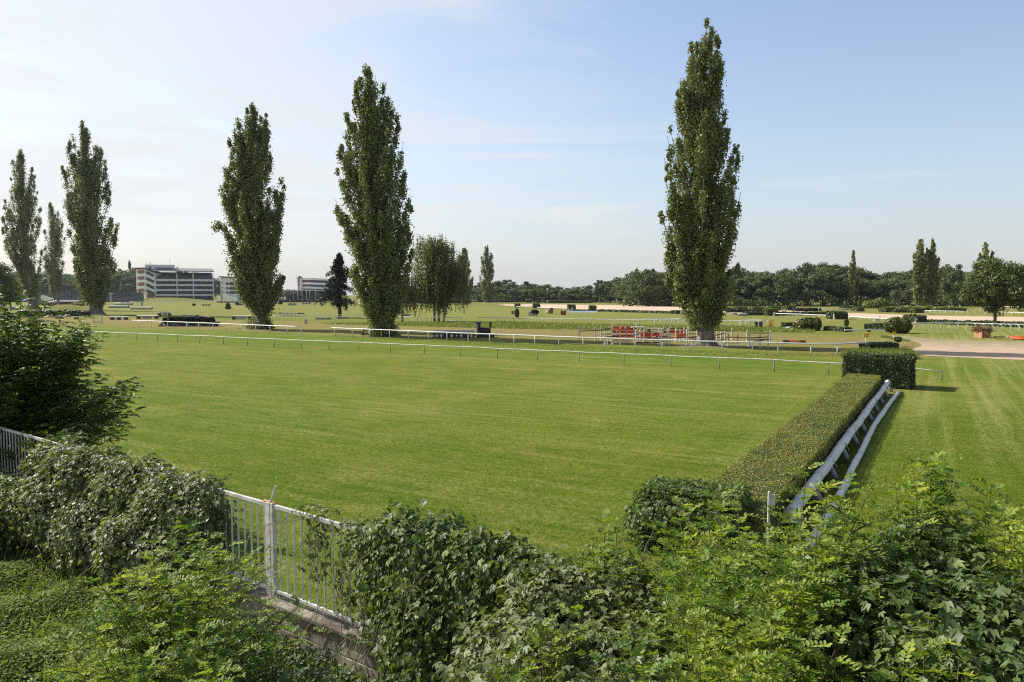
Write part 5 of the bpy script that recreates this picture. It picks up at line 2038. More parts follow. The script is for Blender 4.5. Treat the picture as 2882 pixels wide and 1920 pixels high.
# banners
for x0, x1, yt, yb, lab in ((1801, 1841, 847, 858.5, 'blue and white advertising banner on the far fence left of the poplar'), (1913, 1940, 850.5, 861.5, 'blue advertising banner half hidden behind the big poplar')):
    q, m_ = spot((x0 + x1) / 2, 862)
    W = (x1 - x0) * m_
    h0, h1 = D(x0, yb, q.y).z, D(x0, yt, q.y).z
    root = thing('banner', lab, 'banner', (q.x, q.y, 0), .06)
    b = MB()
    b.box((0, 0, (h0 + h1) / 2), (W, .08, h1 - h0))
    mt = M.get('banner') or m_plain('blue_banner', (.09, .14, .38), .5, .2, .6, col2=(.24, .30, .52))
    M['banner'] = mt
    cl = b.build('cloth', mt, root)
    b = MB()
    r = random.Random(3)
    x = -W * .40
    while x < W * .36:
        w_ = r.uniform(.25, .6)
        b.box((x + w_ / 2, -.06, (h0 + h1) / 2 + .12), (w_ * .8, .03, (h1 - h0) * r.uniform(.25, .38)))
        x += w_
    b.build('lettering', M['white'], cl)
    for s in (-.5, .5):
        b = MB()
        b.tube([(s * W, .1, 0), (s * W, .1, h1 + .2)], .08, 6)
        b.build('post', M['grey'], root)

# orange arches, white beam, green box, orange logs
q, m_ = spot(2167, 921)
for i in range(5):
    x = (-9 + i * 4) * m_
    root = thing('arched_hoop', ('yellow', 'orange')[i % 2] + ' arched hoop in the row standing at the end of the bent leg rail', 'hoop', (q.x, q.y, 0), 0, ('yellow', 'orange')[i % 2] + ' arched hoops at the rail end')
    b = MB()
    pr = [(x, .15 * i, 0), (x, .15 * i, 15 * m_), (x + 1.2 * m_, .15 * i, 19 * m_), (x + 4 * m_, .15 * i, 20.5 * m_), (x + 7 * m_, .15 * i, 18 * m_), (x + 8 * m_, .15 * i, 13 * m_), (x + 8 * m_, .15 * i, 0)]
    b.tube(pr, .05, 6)
    b.smooth = True
    b.build('hoop', M['orange_pole' if i % 2 else 'yellow'], root)
for x, lab in ((2128, 'left of two dark posts behind the bent leg rail'), (2141, 'right of two dark posts behind the bent leg rail')):
    q, m_ = spot(x, 922)
    root = thing('dark_barrel', lab, 'post', (q.x, q.y, 0), 0, 'dark posts behind the bent leg rail')
    b = MB()
    b.lathe([(.30, 0), (.33, .1), (.33, 1.0), (.26, 1.05)], seg=12)
    b.build('body', M['dark'], root)
    b = MB()
    b.lathe([(.345, 0), (.345, .07)], (0, 0, .5), 12)
    b.build('band', M['grey'], root)
a, c_ = G(2376, 935), G(2514, 934)
root = thing('white_beam', 'long white beam lying in front of the hedges', 'beam', ((a.x + c_.x) / 2, (a.y + c_.y) / 2, 0), math.atan2(c_.y - a.y, c_.x - a.x))
L = (c_ - a).length
b = MB()
b.box((0, 0, .34), (L, .22, .2))
b.build('beam', M['white'], root, .03)
for u in (-.47, 0, .47):
    b = MB()
    b.box((u * L, 0, .12), (.4, .3, .24))
    b.build('support', M['dark'], root)
q, m_ = spot(2501, 934)
root = thing('marker_post', 'slim white post standing before the yellowing bush', 'post', (q.x, q.y - .3, 0))
b = MB()
b.tube([(0, 0, 0), (0, 0, 22 * m_)], .07, 8)
b.build('post', M['white'], root)
b = MB()
b.box((0, 0, 22.3 * m_), (.2, .2, .1))
b.build('cap', M['white'], root)
q, m_ = spot(2226, 929)
root = thing('fallen_board', 'pale green sheet lying on the grass left of the round bushes', 'board', (q.x, q.y, 0), .2)
b = MB()
b.extrude([(-12 * m_, -.6, .02), (8 * m_, -1.2, .02), (9 * m_, 1.0, .5), (-8 * m_, 1.0, .45)], (0, 0, .06))
b.build('sheet', M['greenish'], root)
b = MB()
b.tube([(-30 * m_, -.6, .1), (10 * m_, .4, 9 * m_)], .07, 6)
b.build('pole', M['plank'], root)


def striped_log(label, x0, x1, yb, yt, mats, rz=0.0):
    q, m_ = spot((x0 + x1) / 2, yb)
    L = (x1 - x0) * m_
    r = (yb - yt) * m_ / 2
    root = thing('painted_log', label, 'log', (q.x, q.y, 0), rz)
    k = len(mats)
    for i, mm in enumerate(mats):
        b = MB()
        u0, u1 = -L / 2 + L * i / k, -L / 2 + L * (i + 1) / k
        b.tube([(u0, 0, r * 1.1), ((u0 + u1) / 2, 0, r * 1.13), (u1, 0, r * 1.1)], r * (1 if 0 < i < k - 1 else .9), 14)
        b.build('log_section', M[mm], root)
    for s in (-.4, .4):
        b = MB()
        b.box((s * L, 0, r * .12), (.3, r * 2.2, r * .3))
        b.build('chock', M['dark'], root)


striped_log('brown and orange log lying by itself right of the show jumps', 2203, 2266, 967.5, 957, ['bark', 'orange_pole', 'ply', 'brick'])
striped_log('grey log with a red and white end beside the yellow sign', 2417, 2466, 971, 963.5, ['grey', 'bark', 'pinkcloth', 'brick'])
for i, (y, lab) in enumerate(((951, 'upper orange pole of the pile at the right edge'), (954.5, 'middle orange pole of the pile at the right edge'), (958, 'lower orange pole of the pile at the right edge'))):
    q, m_ = spot(2880, y)
    root = thing('orange_pole', lab, 'pole', (q.x, q.y, 0), -.12 + .05 * i, 'orange poles piled at the right edge')
    b = MB()
    b.tube([(-40 * m_ + i * .2, 0, .13 + .02 * i), (60 * m_, 0, .16)], .13, 10)
    b.smooth = True
    b.build('pole', M['orange_pole'], root)
    b = MB()
    b.tube([(-40 * m_ + i * .2 - .1, 0, .13 + .02 * i), (-40 * m_ + i * .2 - .004, 0, .13 + .02 * i)], .11, 10)
    b.build('pole_end', M['plank'], root)
q, m_ = spot(2815, 949)
b = MB()
b.tube([(-22 * m_, 0, .09), (10 * m_, -.2, .09)], .08, 8)
tag(b.build('thin_pole', M['plank']), 'thin pale pole lying between the straw box and the orange poles', 'pole').location = (q.x, q.y, 0)

# straw topped box
q, m_ = spot(2764, 950.5)
root = thing('straw_box', 'orange plywood box heaped with brown straw on the grass', 'obstacle', (q.x, q.y, 0), .25)
b = MB()
b.box((-9 * m_, -.25, 9 * m_), (22 * m_, 1.3, 18 * m_))
b.build('box', M['ply'], root, .02)
b = MB()
b.box((12 * m_, .2, 8.5 * m_), (20 * m_, 1.1, 14 * m_))
b.build('box', M['ply'], root, .02)
b = MB()
b.box((-18.5 * m_, -.93, 8.5 * m_), (2.4 * m_, .08, 17 * m_))
b.build('corner_post', M['bark'], root)
b = MB()
b.tube([(-17 * m_, -.95, 14 * m_), (-2 * m_, -.95, 3 * m_)], .05, 5)
b.build('brace', M['brick'], root)
for z, k in ((19.5, 1), (27, 1)):
    n = 2600
    p = np.stack([rng.uniform(-21, 20, n) * m_, rng.normal(size=n) * .42, z * m_ + rng.normal(size=n) * 1.3 * m_], 1)
    leaves('straw_layer', M['straw'], T_LANCE, p, rng.normal(size=(n, 3)), .26, parent=root)
b = MB()
b.box((0, 0, 24 * m_), (42 * m_, 1.3, 1.6 * m_))
b.build('shelf', M['brick'], root)

# yellow signs
for px, yb, yt, w_, h_, lab in ((2436, 975, 938, 17, 12, 'large yellow board on a grey post behind the clipped hedge block'), (2515, 955, 934, 11, 8, 'small yellow board on a white post at the sand edge')):
    q, m_ = spot(px, yb)
    H = D(px, yt, q.y).z
    root = thing('yellow_sign', lab, 'sign', (q.x, q.y, 0), .15)
    b = MB()
    b.box((0, 0, H * .5), (.11, .09, H))
    b.build('post', M['white_old'], root)
    b = MB()
    b.box((0, -.08, H - h_ * m_ / 2), (w_ * m_, .04, h_ * m_))
    b.build('board', M['yellow'], root, .01)
hedge_px('dark clipped hedge with scattered red leaves behind the block hedge', 2448, 2530, (995, 993), 969, 1.6, 6000, .10, skin=.12)

# tiny far posts and flags
for px, yb, h_, lab in ((1541, 852, 8, 'white post in the gap of the far hedge row'), (2483, 893, 6, 'round white marker disc by the white wing'), (1172, 868, 14, 'pale post behind the twin trunked birch'),
                        (2303, 876, 9, 'white leaning board at the end of the dark low hurdle'), (2701, 869, 10, 'white marker beside the wood edge'),
                        (2178, 890, 10, 'white end post of the low rail'), (2346, 899, 14, 'pale end post beside the hedge block'), (2722, 884, 11, 'white end post of the distant rail')):
    q, m_ = spot(px, yb)
    root = thing('marker_post', lab, 'post', (q.x, q.y - .2, 0))
    b = MB()
    b.box((0, 0, h_ * m_ / 2), (2.2 * m_, .2, h_ * m_), 0, .8)
    b.build('post', M['white'], root)
    b = MB()
    b.box((0, 0, h_ * m_ + .05), (2.6 * m_, .3, .12))
    b.build('cap', M['white'], root)
# ------------------------------------------------------------------ the steeplechase hurdle beside the lawn
HD = (Vector((22.9, 44.4, 0)) - Vector((6.8, 17.45, 0))).normalized()
HN = Vector((-HD.y, HD.x, 0))          # to the left
top_r = [G(2485, 1058, 1.08), G(2235, 1371, 1.08)]
top_l = [G(2393, 1052, 1.08), G(2015, 1347, 1.08)]
far = (top_r[0] + top_l[0]) / 2
near = (top_r[1] + top_l[1]) / 2
near = near - (far - near).normalized() * 3.0
ax = far - near
cen_ = (far + near) / 2
W_H = abs((top_l[1] - top_r[1]).dot(HN)) - .15
cen_ = cen_ + HN * .1
hedge('long low hurdle hedge with a flat sunlit top crossing the track', Vector((cen_.x, cen_.y, 0)), math.atan2(ax.y, ax.x), ax.length, W_H, 1.08, 170000, .036,
      mat='hedge_top', name='hurdle_hedge', skin=.07, tmpl=T_OVAL)
# big clipped blocks at both ends
bl, br = G(2374, 1086), G(2562, 1097)
d_ = br - bl
c_ = (bl + br) / 2 + Vector((-d_.y, d_.x, 0)).normalized() * 1.3
hedge('tall clipped hedge block at the far end of the hurdle', Vector((c_.x, c_.y, 0)), math.atan2(d_.y, d_.x), d_.length, 2.6, 1.95, 46000, .085, mat='hedge', name='hedge_block', skin=.16, tmpl=T_OVAL)
nb = G(1935, 1545)
hedge('near hedge block at the end of the hurdle, overgrown with vines', Vector((nb.x + .15, nb.y + .0, 0)), math.atan2(d_.y, d_.x) + .1, 2.2, 1.5, 1.4, 15000, .075, mat='hop', name='hedge_block', skin=.16, tmpl=T_HOP)

# raised white log with props
root = thing('log_rail', 'thick white painted log raised on slanting props beside the hurdle hedge', 'log rail', (0, 0, 0))
pf, pn0 = G(2499, 1076, .55), G(2298.6, 1347.6, .55)
pn = pn0 + (pn0 - pf).normalized() * 4.2
dd = (pf - pn)
L = dd.length
pts, rad = [], []
r = random.Random(5)
n = 60
for i in range(n + 1):
    u = i / n
    pts.append(pn.lerp(pf, u) + Vector((r.uniform(-.012, .012), 0, r.uniform(-.015, .015) + .02 * math.sin(u * 21))))
    step = .022 if (u * 5.3) % 1 < .03 else 0
    rad.append(.158 + step + .006 * math.sin(u * 23) - .02 * u)


def m_log():
    m, nt, out = nodes('whitewashed_log')
    p = nt.nodes.new('ShaderNodeBsdfPrincipled')
    p.inputs['Roughness'].default_value = .75
    tc = nt.nodes.new('ShaderNodeTexCoord')
    n1 = noise_node(nt, tc.outputs['Object'], 2.4, 5, .7)
    n2 = noise_node(nt, tc.outputs['Object'], 9, 4, .7)
    r1 = ramp(nt, [(.0, (.86, .82, .75)), (.5, (.78, .75, .69)), (.66, (.44, .42, .38))])
    nt.links.new(n1.outputs[0], r1.inputs[0])
    f = math_node(nt, 'MULTIPLY_ADD', n2.outputs[0], 9, -6.0, clamp=True)
    col = mix_col(nt, math_node(nt, 'MULTIPLY', f, .7), r1.outputs[0], (.09, .08, .07))
    nt.links.new(col, p.inputs['Base Color'])
    b = nt.nodes.new('ShaderNodeBump')
    b.inputs['Strength'].default_value = .5
    b.inputs['Distance'].default_value = .03
    nt.links.new(n2.outputs[0], b.inputs['Height'])
    nt.links.new(b.outputs[0], p.inputs['Normal'])
    nt.links.new(p.outputs[0], out.inputs[0])
    return m


M['log'] = m_log()
M['prop'] = m_plain('shaded_prop_paint', (.34, .35, .36), .7, .4, 4)  # props greyed down, the shade under the log put into their colour
b = MB()
b.tube(pts, rad, 14)
b.smooth = True
b.build('log', M['log'], root)
for i in range(11):
    u = .985 - i * .098
    if u < 0:
        break
    t_ = pn.lerp(pf, u)
    f_ = Vector((t_.x, t_.y, 0)) - HN * .28 + HD * .1
    b = MB()
    b.tube([tuple(t_ - HN * .06 + Vector((0, 0, -.06))), (f_.x, f_.y, -.05)], [.085, .10], 9)
    b.smooth = True
    b.build('prop', M['prop'], root)
    b = MB()
    b.tube([tuple(t_ - HN * .15 + Vector((0, 0, .16)) - HD * .1), tuple(t_ - HN * .24 + Vector((0, 0, -.02))), tuple(t_ - HN * .28 + Vector((0, 0, -.12)) + HD * .05)], .016, 5)
    b.build('tie', M['grey'], root)
# ground pole
gp = [(2526, 1112), (2497, 1150), (2461, 1202), (2438, 1248), (2419, 1290), (2395, 1335), (2381, 1372), (2345, 1440), (2280, 1540), (2245, 1600)]
pts = [G(*q) + Vector((0, 0, .12)) for q in gp]
P2, R2 = [], []
for i in range(len(pts) - 1):
    for j in range(6):
        u = j / 6
        p = pts[i].lerp(pts[i + 1], u)
        P2.append(p + Vector((r.uniform(-.015, .015), 0, r.uniform(-.01, .012))))
        R2.append(.105 + (.02 if (i * 6 + j) % 9 == 0 else 0) + r.uniform(-.006, .006))
b = MB()
b.tube(P2, R2, 12)
b.smooth = True
tag(b.build('ground_pole', M['log']), 'crooked whitewashed ground pole lying on the grass below the raised log', 'pole')
# white stakes
q = G(2497, 1092)
b = MB()
b.tube([(q.x, q.y, 0), (q.x - .02, q.y, 1.72)], .055, 8)
tag(b.build('marker_post', M['white']), 'tall slim white stake in front of the far hedge block', 'post')
q = D(2162, 1500, 13.2)
root = thing('sign_stake', 'white stake with a small blank plate beside the near end of the hedge', 'sign', (q.x, q.y, 0))
zt = D(2162, 1383, 13.2).z
b = MB()
b.tube([(0, 0, 0), (0, 0, zt)], .022, 8)
b.build('stake', M['white'], root)
b = MB()
b.box((.05, -.03, zt - .14), (.10, .02, .20), -.5)
b.build('plate', M['white_old'], root, .005)

# ------------------------------------------------------------------ fence and wall in front
FD = Vector((8.52, -6.5, 0)).normalized()       # along the fence towards the right and the camera
FNORM = Vector((-FD.y, FD.x, 0)) * -1           # towards the camera side
if FNORM.y > 0:
    FNORM = -FNORM
PP = D(757, 1415, 12.6)
ZT = PP.z                                        # top of the fence
ZB = D(757, 1664, 12.6).z
f0 = Vector((PP.x, PP.y, 0))


def fp(a, off=0.0, z=0.0):
    p = f0 + FD * a + FNORM * off
    return Vector((p.x, p.y, z))


root = thing('metal_fence', 'white barred metal fence on a low wall, half smothered in vines', 'fence', (0, 0, 0))


def rail_box(mb, a0, a1, z, w_, h_):
    mb.slab(fp(a0, -w_ / 2), fp(a1, -w_ / 2), (z - h_ / 2, z + h_ / 2), (z - h_ / 2, z + h_ / 2), tuple(FNORM * w_))


for a0, a1 in ((-13.5, -.06), (.14, 3.45), (3.55, 7.2)):
    b = MB()
    rail_box(b, a0, a1, ZT - .035, .05, .065)
    b.build('top_rail', M['white_old'], root, .004)
    b = MB()
    rail_box(b, a0, a1, ZB + .05, .05, .055)
    b.build('bottom_rail', M['white_old'], root, .004)
for a, w_ in ((0.0, .13), (.115, .07), (3.5, .09), (-6.8, .09), (-10.2, .09)):
    b = MB()
    b.slab(fp(a - w_ / 2, -.04), fp(a + w_ / 2, -.04), (ZB - .1, ZT + .012), (ZB - .1, ZT + .012), tuple(FNORM * .08))
    b.build('post', M['white_old'], root, .005)
n = 0
bars = [-.14 - i * .2 for i in range(12)] + [-7.5 - i * .2 for i in range(26)] + [.30 + i * .197 for i in range(22)]
bm_ = MB()
bm_.tube([(0, 0, ZB + .075), (0, 0, ZT - .065)], .0175, 8)
bme = bm_.mesh('bar')
bme.materials.append(M['white_old'])
for a in bars:
    c = link('bar', bme, None, root)
    q = fp(a)
    c.location = (q.x, q.y, 0)
b = MB()
b.slab(fp(.02, -.02), fp(.06, -.02), (ZT, ZT + .04), (ZT, ZT + .04), tuple(FNORM * .04))
b.tube([tuple(fp(.04, 0, ZT)), tuple(fp(.13, -.05, ZT + .30))], .02, 5)
b.build('barbed_wire_arm', M['white_old'], root)
b = MB()
b.slab(fp(-.17, -.045), fp(.17, -.045), (ZT + .014, ZT + .022), (ZT + .014, ZT + .022), tuple(FNORM * .07))
b.build('rust_plate', M['ply'], root)

M['wall'] = None


def m_wall():
    m, nt, out = nodes('old_block_wall')
    p = nt.nodes.new('ShaderNodeBsdfPrincipled')
    p.inputs['Roughness'].default_value = .92
    tc = nt.nodes.new('ShaderNodeTexCoord')
    n1 = noise_node(nt, tc.outputs['Object'], 1.6, 6, .7)
    n2 = noise_node(nt, tc.outputs['Object'], 7, 5, .75)
    n3 = noise_node(nt, tc.outputs['Object'], 30, 4, .7)
    r1 = ramp(nt, [(.3, (.42, .37, .30)), (.47, (.29, .25, .19)), (.62, (.10, .083, .058))])
    nt.links.new(n1.outputs[0], r1.inputs[0])
    col = mix_col(nt, math_node(nt, 'MULTIPLY_ADD', n2.outputs[0], 5.0, -2.35, clamp=True), r1.outputs[0], (.055, .045, .03))
    col = mix_col(nt, math_node(nt, 'MULTIPLY_ADD', n3.outputs[0], 5, -3.0, clamp=True), col, (.45, .40, .34))
    nt.links.new(col, p.inputs['Base Color'])
    b = nt.nodes.new('ShaderNodeBump')
    b.inputs['Strength'].default_value = .8
    b.inputs['Distance'].default_value = .03
    nt.links.new(n2.outputs[0], b.inputs['Height'])
    nt.links.new(b.outputs[0], p.inputs['Normal'])
    nt.links.new(p.outputs[0], out.inputs[0])
    return m


M['wall'] = m_wall()
root = thing('block_wall', 'weathered concrete block wall stained brown under the white fence', 'wall', (0, 0, 0))
b = MB()
zc_ = [-.1, .42, ZB - .13]
for j in range(2):
    a = -13.6 + (.3 if j else 0)
    while a < 7.5:
        a1 = a + .97
        o_ = rng.uniform(-.008, .008)
        b.slab(fp(a, -.16 + o_), fp(a1 - .012, -.16 + o_), (zc_[j], zc_[j + 1] - .012), (zc_[j], zc_[j + 1] - .012), tuple(FNORM * .32))
        a = a1
b.build('blocks', M['wall'], root, .012)
b = MB()
b.slab(fp(-13.6, -.125), fp(7.5, -.125), (-.1, ZB - .15), (-.1, ZB - .15), tuple(FNORM * .25))
b.build('mortar', M['wall'], root)
b = MB()
a = -13.6
while a < 7.5:
    b.slab(fp(a, -.2), fp(a + 1.46, -.2), (ZB - .138, ZB - .065), (ZB - .138, ZB - .065 + rng.uniform(-.006, .006)), tuple(FNORM * .4))
    a += 1.47
b.build('coping', M['wall'], root, .015)


# ------------------------------------------------------------------ hop vines over the fence
def vine(name, label, blobs, n, mat, leaf=.105, stems=60, droop=0.0, tmpl=T_HOP, cat='vine', keep=None, thick=.32, dens=None):
    """leaves over a union of lumps; blobs: (centre, (rx, ry, rz), rotation)"""
    root = thing(name, label, cat, tuple(blobs[0][0]))
    o = np.array(blobs[0][0])
    vol = np.array([max(r_[0] * r_[1], r_[0] * r_[2], r_[1] * r_[2]) for _, r_, _ in blobs])
    cnt = (n * vol / vol.sum()).astype(int)
    P, Nn = [], []
    for (c, r_, rz), m_ in zip(blobs, cnt):
        d = rnd_unit(m_)
        k = 1 - thick * rng.random(m_) ** 1.7
        p = d * k[:, None]
        p *= np.array(r_)
        ca, sa = math.cos(rz), math.sin(rz)
        Rm = np.array([[ca, -sa, 0], [sa, ca, 0], [0, 0, 1]])
        nn = unit(d / np.array(r_))
        p, nn = p @ Rm.T, nn @ Rm.T
        p += np.array(c)
        p += nn * (.15 * lump(p, 1.0, 1.6) + .10 * lump(p, 4.0, 4.2) + .05 * lump(p, 2.0, 9.0))[:, None]
        k2_ = rng.random(m_) < .16        # loose shoots standing off the mass
        p += nn * (k2_ * rng.random(m_) ** 2 * .30)[:, None] + np.array([0, 0, -1.0]) * (k2_ * rng.random(m_) * .12)[:, None]
        P.append(p)
        Nn.append(nn)
    P = np.concatenate(P)
    Nn = np.concatenate(Nn)
    keepm = P[:, 2] > .02
    for (c, r_, rz) in blobs:       # nothing deep inside another lump
        q = P - np.array(c)
        ca, sa = math.cos(-rz), math.sin(-rz)
        q = np.stack([q[:, 0] * ca - q[:, 1] * sa, q[:, 0] * sa + q[:, 1] * ca, q[:, 2]], 1) / np.array(r_)
        keepm &= (np.linalg.norm(q, axis=1) > .62)
    if keep is not None:
        keepm &= keep(P)
    P, Nn = P[keepm], Nn[keepm]
    nr = unit(Nn * .75 + np.array([0, 0, .45]) + rng.normal(size=P.shape) * .45)
    tn = Nn * .5 + np.array([0, 0, -1.0]) + rng.normal(size=P.shape) * .6
    sz = leaf * (.5 + .85 * rng.random(len(P)) ** 1.5)
    leaves('foliage', M[mat], tmpl, P - o, nr, sz, tan=tn, parent=root)
    b = MB()
    for i in range(stems):
        k = rng.integers(0, len(P))
        p = P[k] - o - Nn[k] * .12
        pts = [p]
        v = rng.normal(size=3) * .06 + np.array([0, 0, -.09])
        for j in range(9):
            v = v * .8 + rng.normal(size=3) * .045 + np.array([0, 0, -.035])
            p = p + v
            pts.append(p)
        b.tube([tuple(q) for q in pts], [.006] * len(pts), 4, cap=False)
    b.smooth = True
    b.build('vines', M['vinestem'], root)
    return root


ra = math.atan2(FD.y, FD.x)


def fb(a, off, z, rx, ry, rz_):
    return (tuple(fp(a, off, z)), (rx, ry, rz_), ra)


# left bank of vines, from the bare stretch of fence away to the left
vb = [fb(-2.1 - i * .66, .12 + .16 * math.sin(i * 1.9), 1.70 + .08 * math.sin(i * 2.3), .85, .50 + .08 * math.sin(i), .86 + .06 * math.cos(i * 1.7)) for i in range(11)]
vb += [fb(-2.5 - i * .78, .62 + .2 * math.sin(i * 2.2), 1.0 + .1 * math.sin(i * 1.3), .8, .5, .78) for i in range(9)]
vine('hop_vine', 'grey green hop vine draped thickly over the fence left of the bare bars', vb, 50000, 'hopgrey', .092, 150)
vb = [fb(-12.2 + i * 1.1, 1.1 + .4 * math.sin(i * 1.3), .85 + .2 * math.sin(i * 2.1), 1.0, .8, .85) for i in range(4)]
vb += [fb(-11.5 + i * 1.2, 2.4, .7, .9, .8, .75) for i in range(3)]
vine('hop_vine', 'dark shaded vine heap at the left edge below the overhanging tree', vb, 24000, 'hop', .092, 60)
# sparse tangle on the bare stretch
vb = [fb(1.35, .05, 1.9, .3, .12, .45), fb(2.05, .02, 1.7, .28, .12, .6), fb(2.3, .05, 2.38, .5, .14, .16), fb(1.3, .0, 2.48, .5, .1, .07), fb(2.7, .05, 1.6, .3, .13, .7), fb(-1.7, .05, 1.9, .45, .14, .6)]
vine('hop_vine', 'thin straggling vine climbing the bare white bars', vb, 1500, 'hopgrey', .095, 46, thick=.9)
# middle curtain over the fence, to the right of the bars
vb = [fb(3.25 + i * .40, .10 + .12 * math.sin(i * 2.1), 1.93 + .07 * math.sin(i * 1.7), .52, .40, .98 + .06 * math.cos(i * 2.9)) for i in range(11)]
vb += [fb(3.7 + i * .42, .36 + .1 * math.sin(i * 1.3), 1.12 + .1 * math.sin(i * 2.3), .5, .36, .95) for i in range(9)]
vb += [fb(2.7, .03, 2.3, .4, .16, .3), fb(3.0, .05, 1.8, .3, .16, .8)]
vine('hop_vine', 'dense hop vine curtain hanging over the fence in the middle', vb, 38000, 'hopgrey' if False else 'hop', .09, 120)
# heap in front and to the right, growing over shrubs close to the camera
def cb_(px, py, Y, rx, ry, rz_):
    p = D(px, py, Y)
    return ((p.x, p.y, p.z - rz_), (rx, ry, rz_), 0)


vb = [cb_(1560, 1600, 8.2, .9, .7, 1.2), cb_(1750, 1600, 8.4, .9, .8, 1.3), cb_(1520, 1780, 7.0, .8, .6, 1.1), cb_(1780, 1720, 7.2, .9, .7, 1.2), cb_(1950, 1640, 7.8, .8, .7, 1.1), cb_(1430, 1700, 7.9, .6, .6, 1.1),
      cb_(1640, 1880, 6.0, .7, .6, 1.0), cb_(1850, 1860, 6.2, .8, .6, 1.0)]
vine('hop_vine', 'pale broad leaved vine heap in the lower middle among robinia shoots', vb, 32000, 'hopgrey', .09, 40)
vb = [cb_(2600, 1420, 7.0, .75, .75, 1.3), cb_(2450, 1520, 6.6, .7, .7, 1.3), cb_(2730, 1520, 6.5, .7, .7, 1.3), cb_(2560, 1640, 5.9, .8, .7, 1.3), cb_(2800, 1640, 5.8, .7, .7, 1.3),
      cb_(2380, 1640, 6.2, .6, .6, 1.2), cb_(2900, 1680, 5.6, .7, .8, 1.3), cb_(2680, 1780, 5.2, .7, .6, 1.2), cb_(2850, 1840, 5.0, .7, .6, 1.2)]
vine('hop_vine', 'large dark green vine mound smothering shrubs at the lower right', vb, 42000, 'hop', .085, 70)
# vine over the near hedge block
vb = [(((nb.x - .1), nb.y - .2, 1.08), (1.2, .8, .36), .4), ((nb.x - 1.0, nb.y + .15, .68), (.4, .5, .7), .4), ((nb.x + .6, nb.y - .5, 1.0), (.9, .6, .5), .4)]
vine('hop_vine', 'vine blanket over the near hedge block above the robinia shoots', vb, 8000, 'hop', .085, 30)


# ------------------------------------------------------------------ robinia shrubs
def pinnate(base, d, up, L, pairs, lsize):
    """arrays for compound leaves: base, direction, up normal -> leaflet pos, normal, tangent, size"""
    N = len(base)
    d = unit(d)
    side = unit(np.cross(up, d))
    up = unit(np.cross(d, side))
    P, Nn, T_, S = [], [], [], []
    for j in range(pairs):
        s = .22 + .74 * j / (pairs - 1)
        mid = base + d * (L * s)[:, None] + np.array([0, 0, -1.0]) * (L * .30 * s * s)[:, None]
        for sg in (-1, 1):
            t = side * sg + d * .42 + rng.normal(size=(N, 3)) * .10
            n = up + side * sg * -.28 + rng.normal(size=(N, 3)) * .22
            P.append(mid)
            Nn.append(n)
            T_.append(t)
            S.append(lsize * (1.0 - .35 * abs(s - .5)) * rng.uniform(.8, 1.15, N))
    P.append(base + d * (L * .98)[:, None] + np.array([0, 0, -1.0]) * (L * .30)[:, None])
    Nn.append(up)
    T_.append(d + np.array([0, 0, -.4]))
    S.append(lsize * np.ones(N))
    return np.concatenate(P), np.concatenate(Nn), np.concatenate(T_), np.concatenate(S)


def robinia(label, base, tips, mat='robinia', leaf_L=.24, pairs=7, lsize=.052, spacing=.055, tmpl=T_LEAFLET, name='robinia_shrub', side_shoots=3, r0=.02, shoot_len=.55):
    """stems rise from base to each tip point"""
    root = thing(name, label, 'shrub', (base[0], base[1], 0))
    o = np.array([base[0], base[1], 0.0])
    b = MB()
    Bs, Ds, Us = [], [], []

    def stem(p0, p1, p2, r_, frm):
        Lm = np.linalg.norm(p2 - p0)
        tt = np.linspace(0, 1, 8)
        pts = bez(p0, p1, p2, tt)
        b.tube([tuple(q) for q in pts], [r_ * (1 - .9 * u) + .0012 for u in tt], 5, cap=False)
        k = max(3, int(Lm * (1 - frm) / spacing))
        t = np.linspace(frm, 1.0, k)
        q = bez(p0, p1, p2, t)
        tg = unit(bez(p0, p1, p2, np.minimum(t + .02, 1.02)) - q + 1e-9)
        ang = np.arange(k) * 2.4 + rng.uniform(0, 6)
        hor = np.stack([np.cos(ang), np.sin(ang), np.zeros(k)], 1)
        Bs.append(q)
        Ds.append(hor + tg * .45 + np.array([0, 0, .15]) + rng.normal(size=(k, 3)) * .15)
        Us.append(np.tile([0, 0, 1.0], (k, 1)) + rng.normal(size=(k, 3)) * .2)

    for tip in tips:
        t = np.array(tip) - o
        p0 = rng.normal(size=3) * np.array([.12, .12, 0])
        p1 = p0 + (t - p0) * np.array([.35, .35, .6]) + rng.normal(size=3) * .08
        stem(p0, p1, t, r0, .30)
        for s in range(side_shoots):
            u = rng.uniform(.35, .9)
            q = bez(p0, p1, t, [u])[0]
            an = rng.uniform(0, 6.28)
            ln = shoot_len * rng.uniform(.6, 1.3) * (1.2 - u * .6)
            e = q + np.array([math.cos(an) * ln, math.sin(an) * ln, ln * rng.uniform(.2, .8)])
            stem(q, (q + e) / 2 + np.array([0, 0, .06]), e, r0 * .45, .1)
    B_, D_, U_ = np.concatenate(Bs), np.concatenate(Ds), np.concatenate(Us)
    L = leaf_L * rng.uniform(.55, 1.2, len(B_))
    P, Nn, T_, S = pinnate(B_, D_, U_, L, pairs, lsize)
    b.smooth = True
    b.build('stems', M['stem'], root)
    leaves('foliage', M[mat], tmpl, P, Nn, S, tan=T_, parent=root)
    return root


def tips_px(lst, jit=.12, extra=2, spread=.35):
    out = []
    for px, py, Y in lst:
        p = D(px, py, Y)
        out.append((p.x, p.y, p.z))
        for _ in range(extra):
            out.append((p.x + rng.normal() * spread, p.y + rng.normal() * spread, p.z - abs(rng.normal()) * spread * 1.1 - .05))
    return out


def base_of(px, Y):
    p = D(px, 1500, Y)
    return (p.x, p.y)


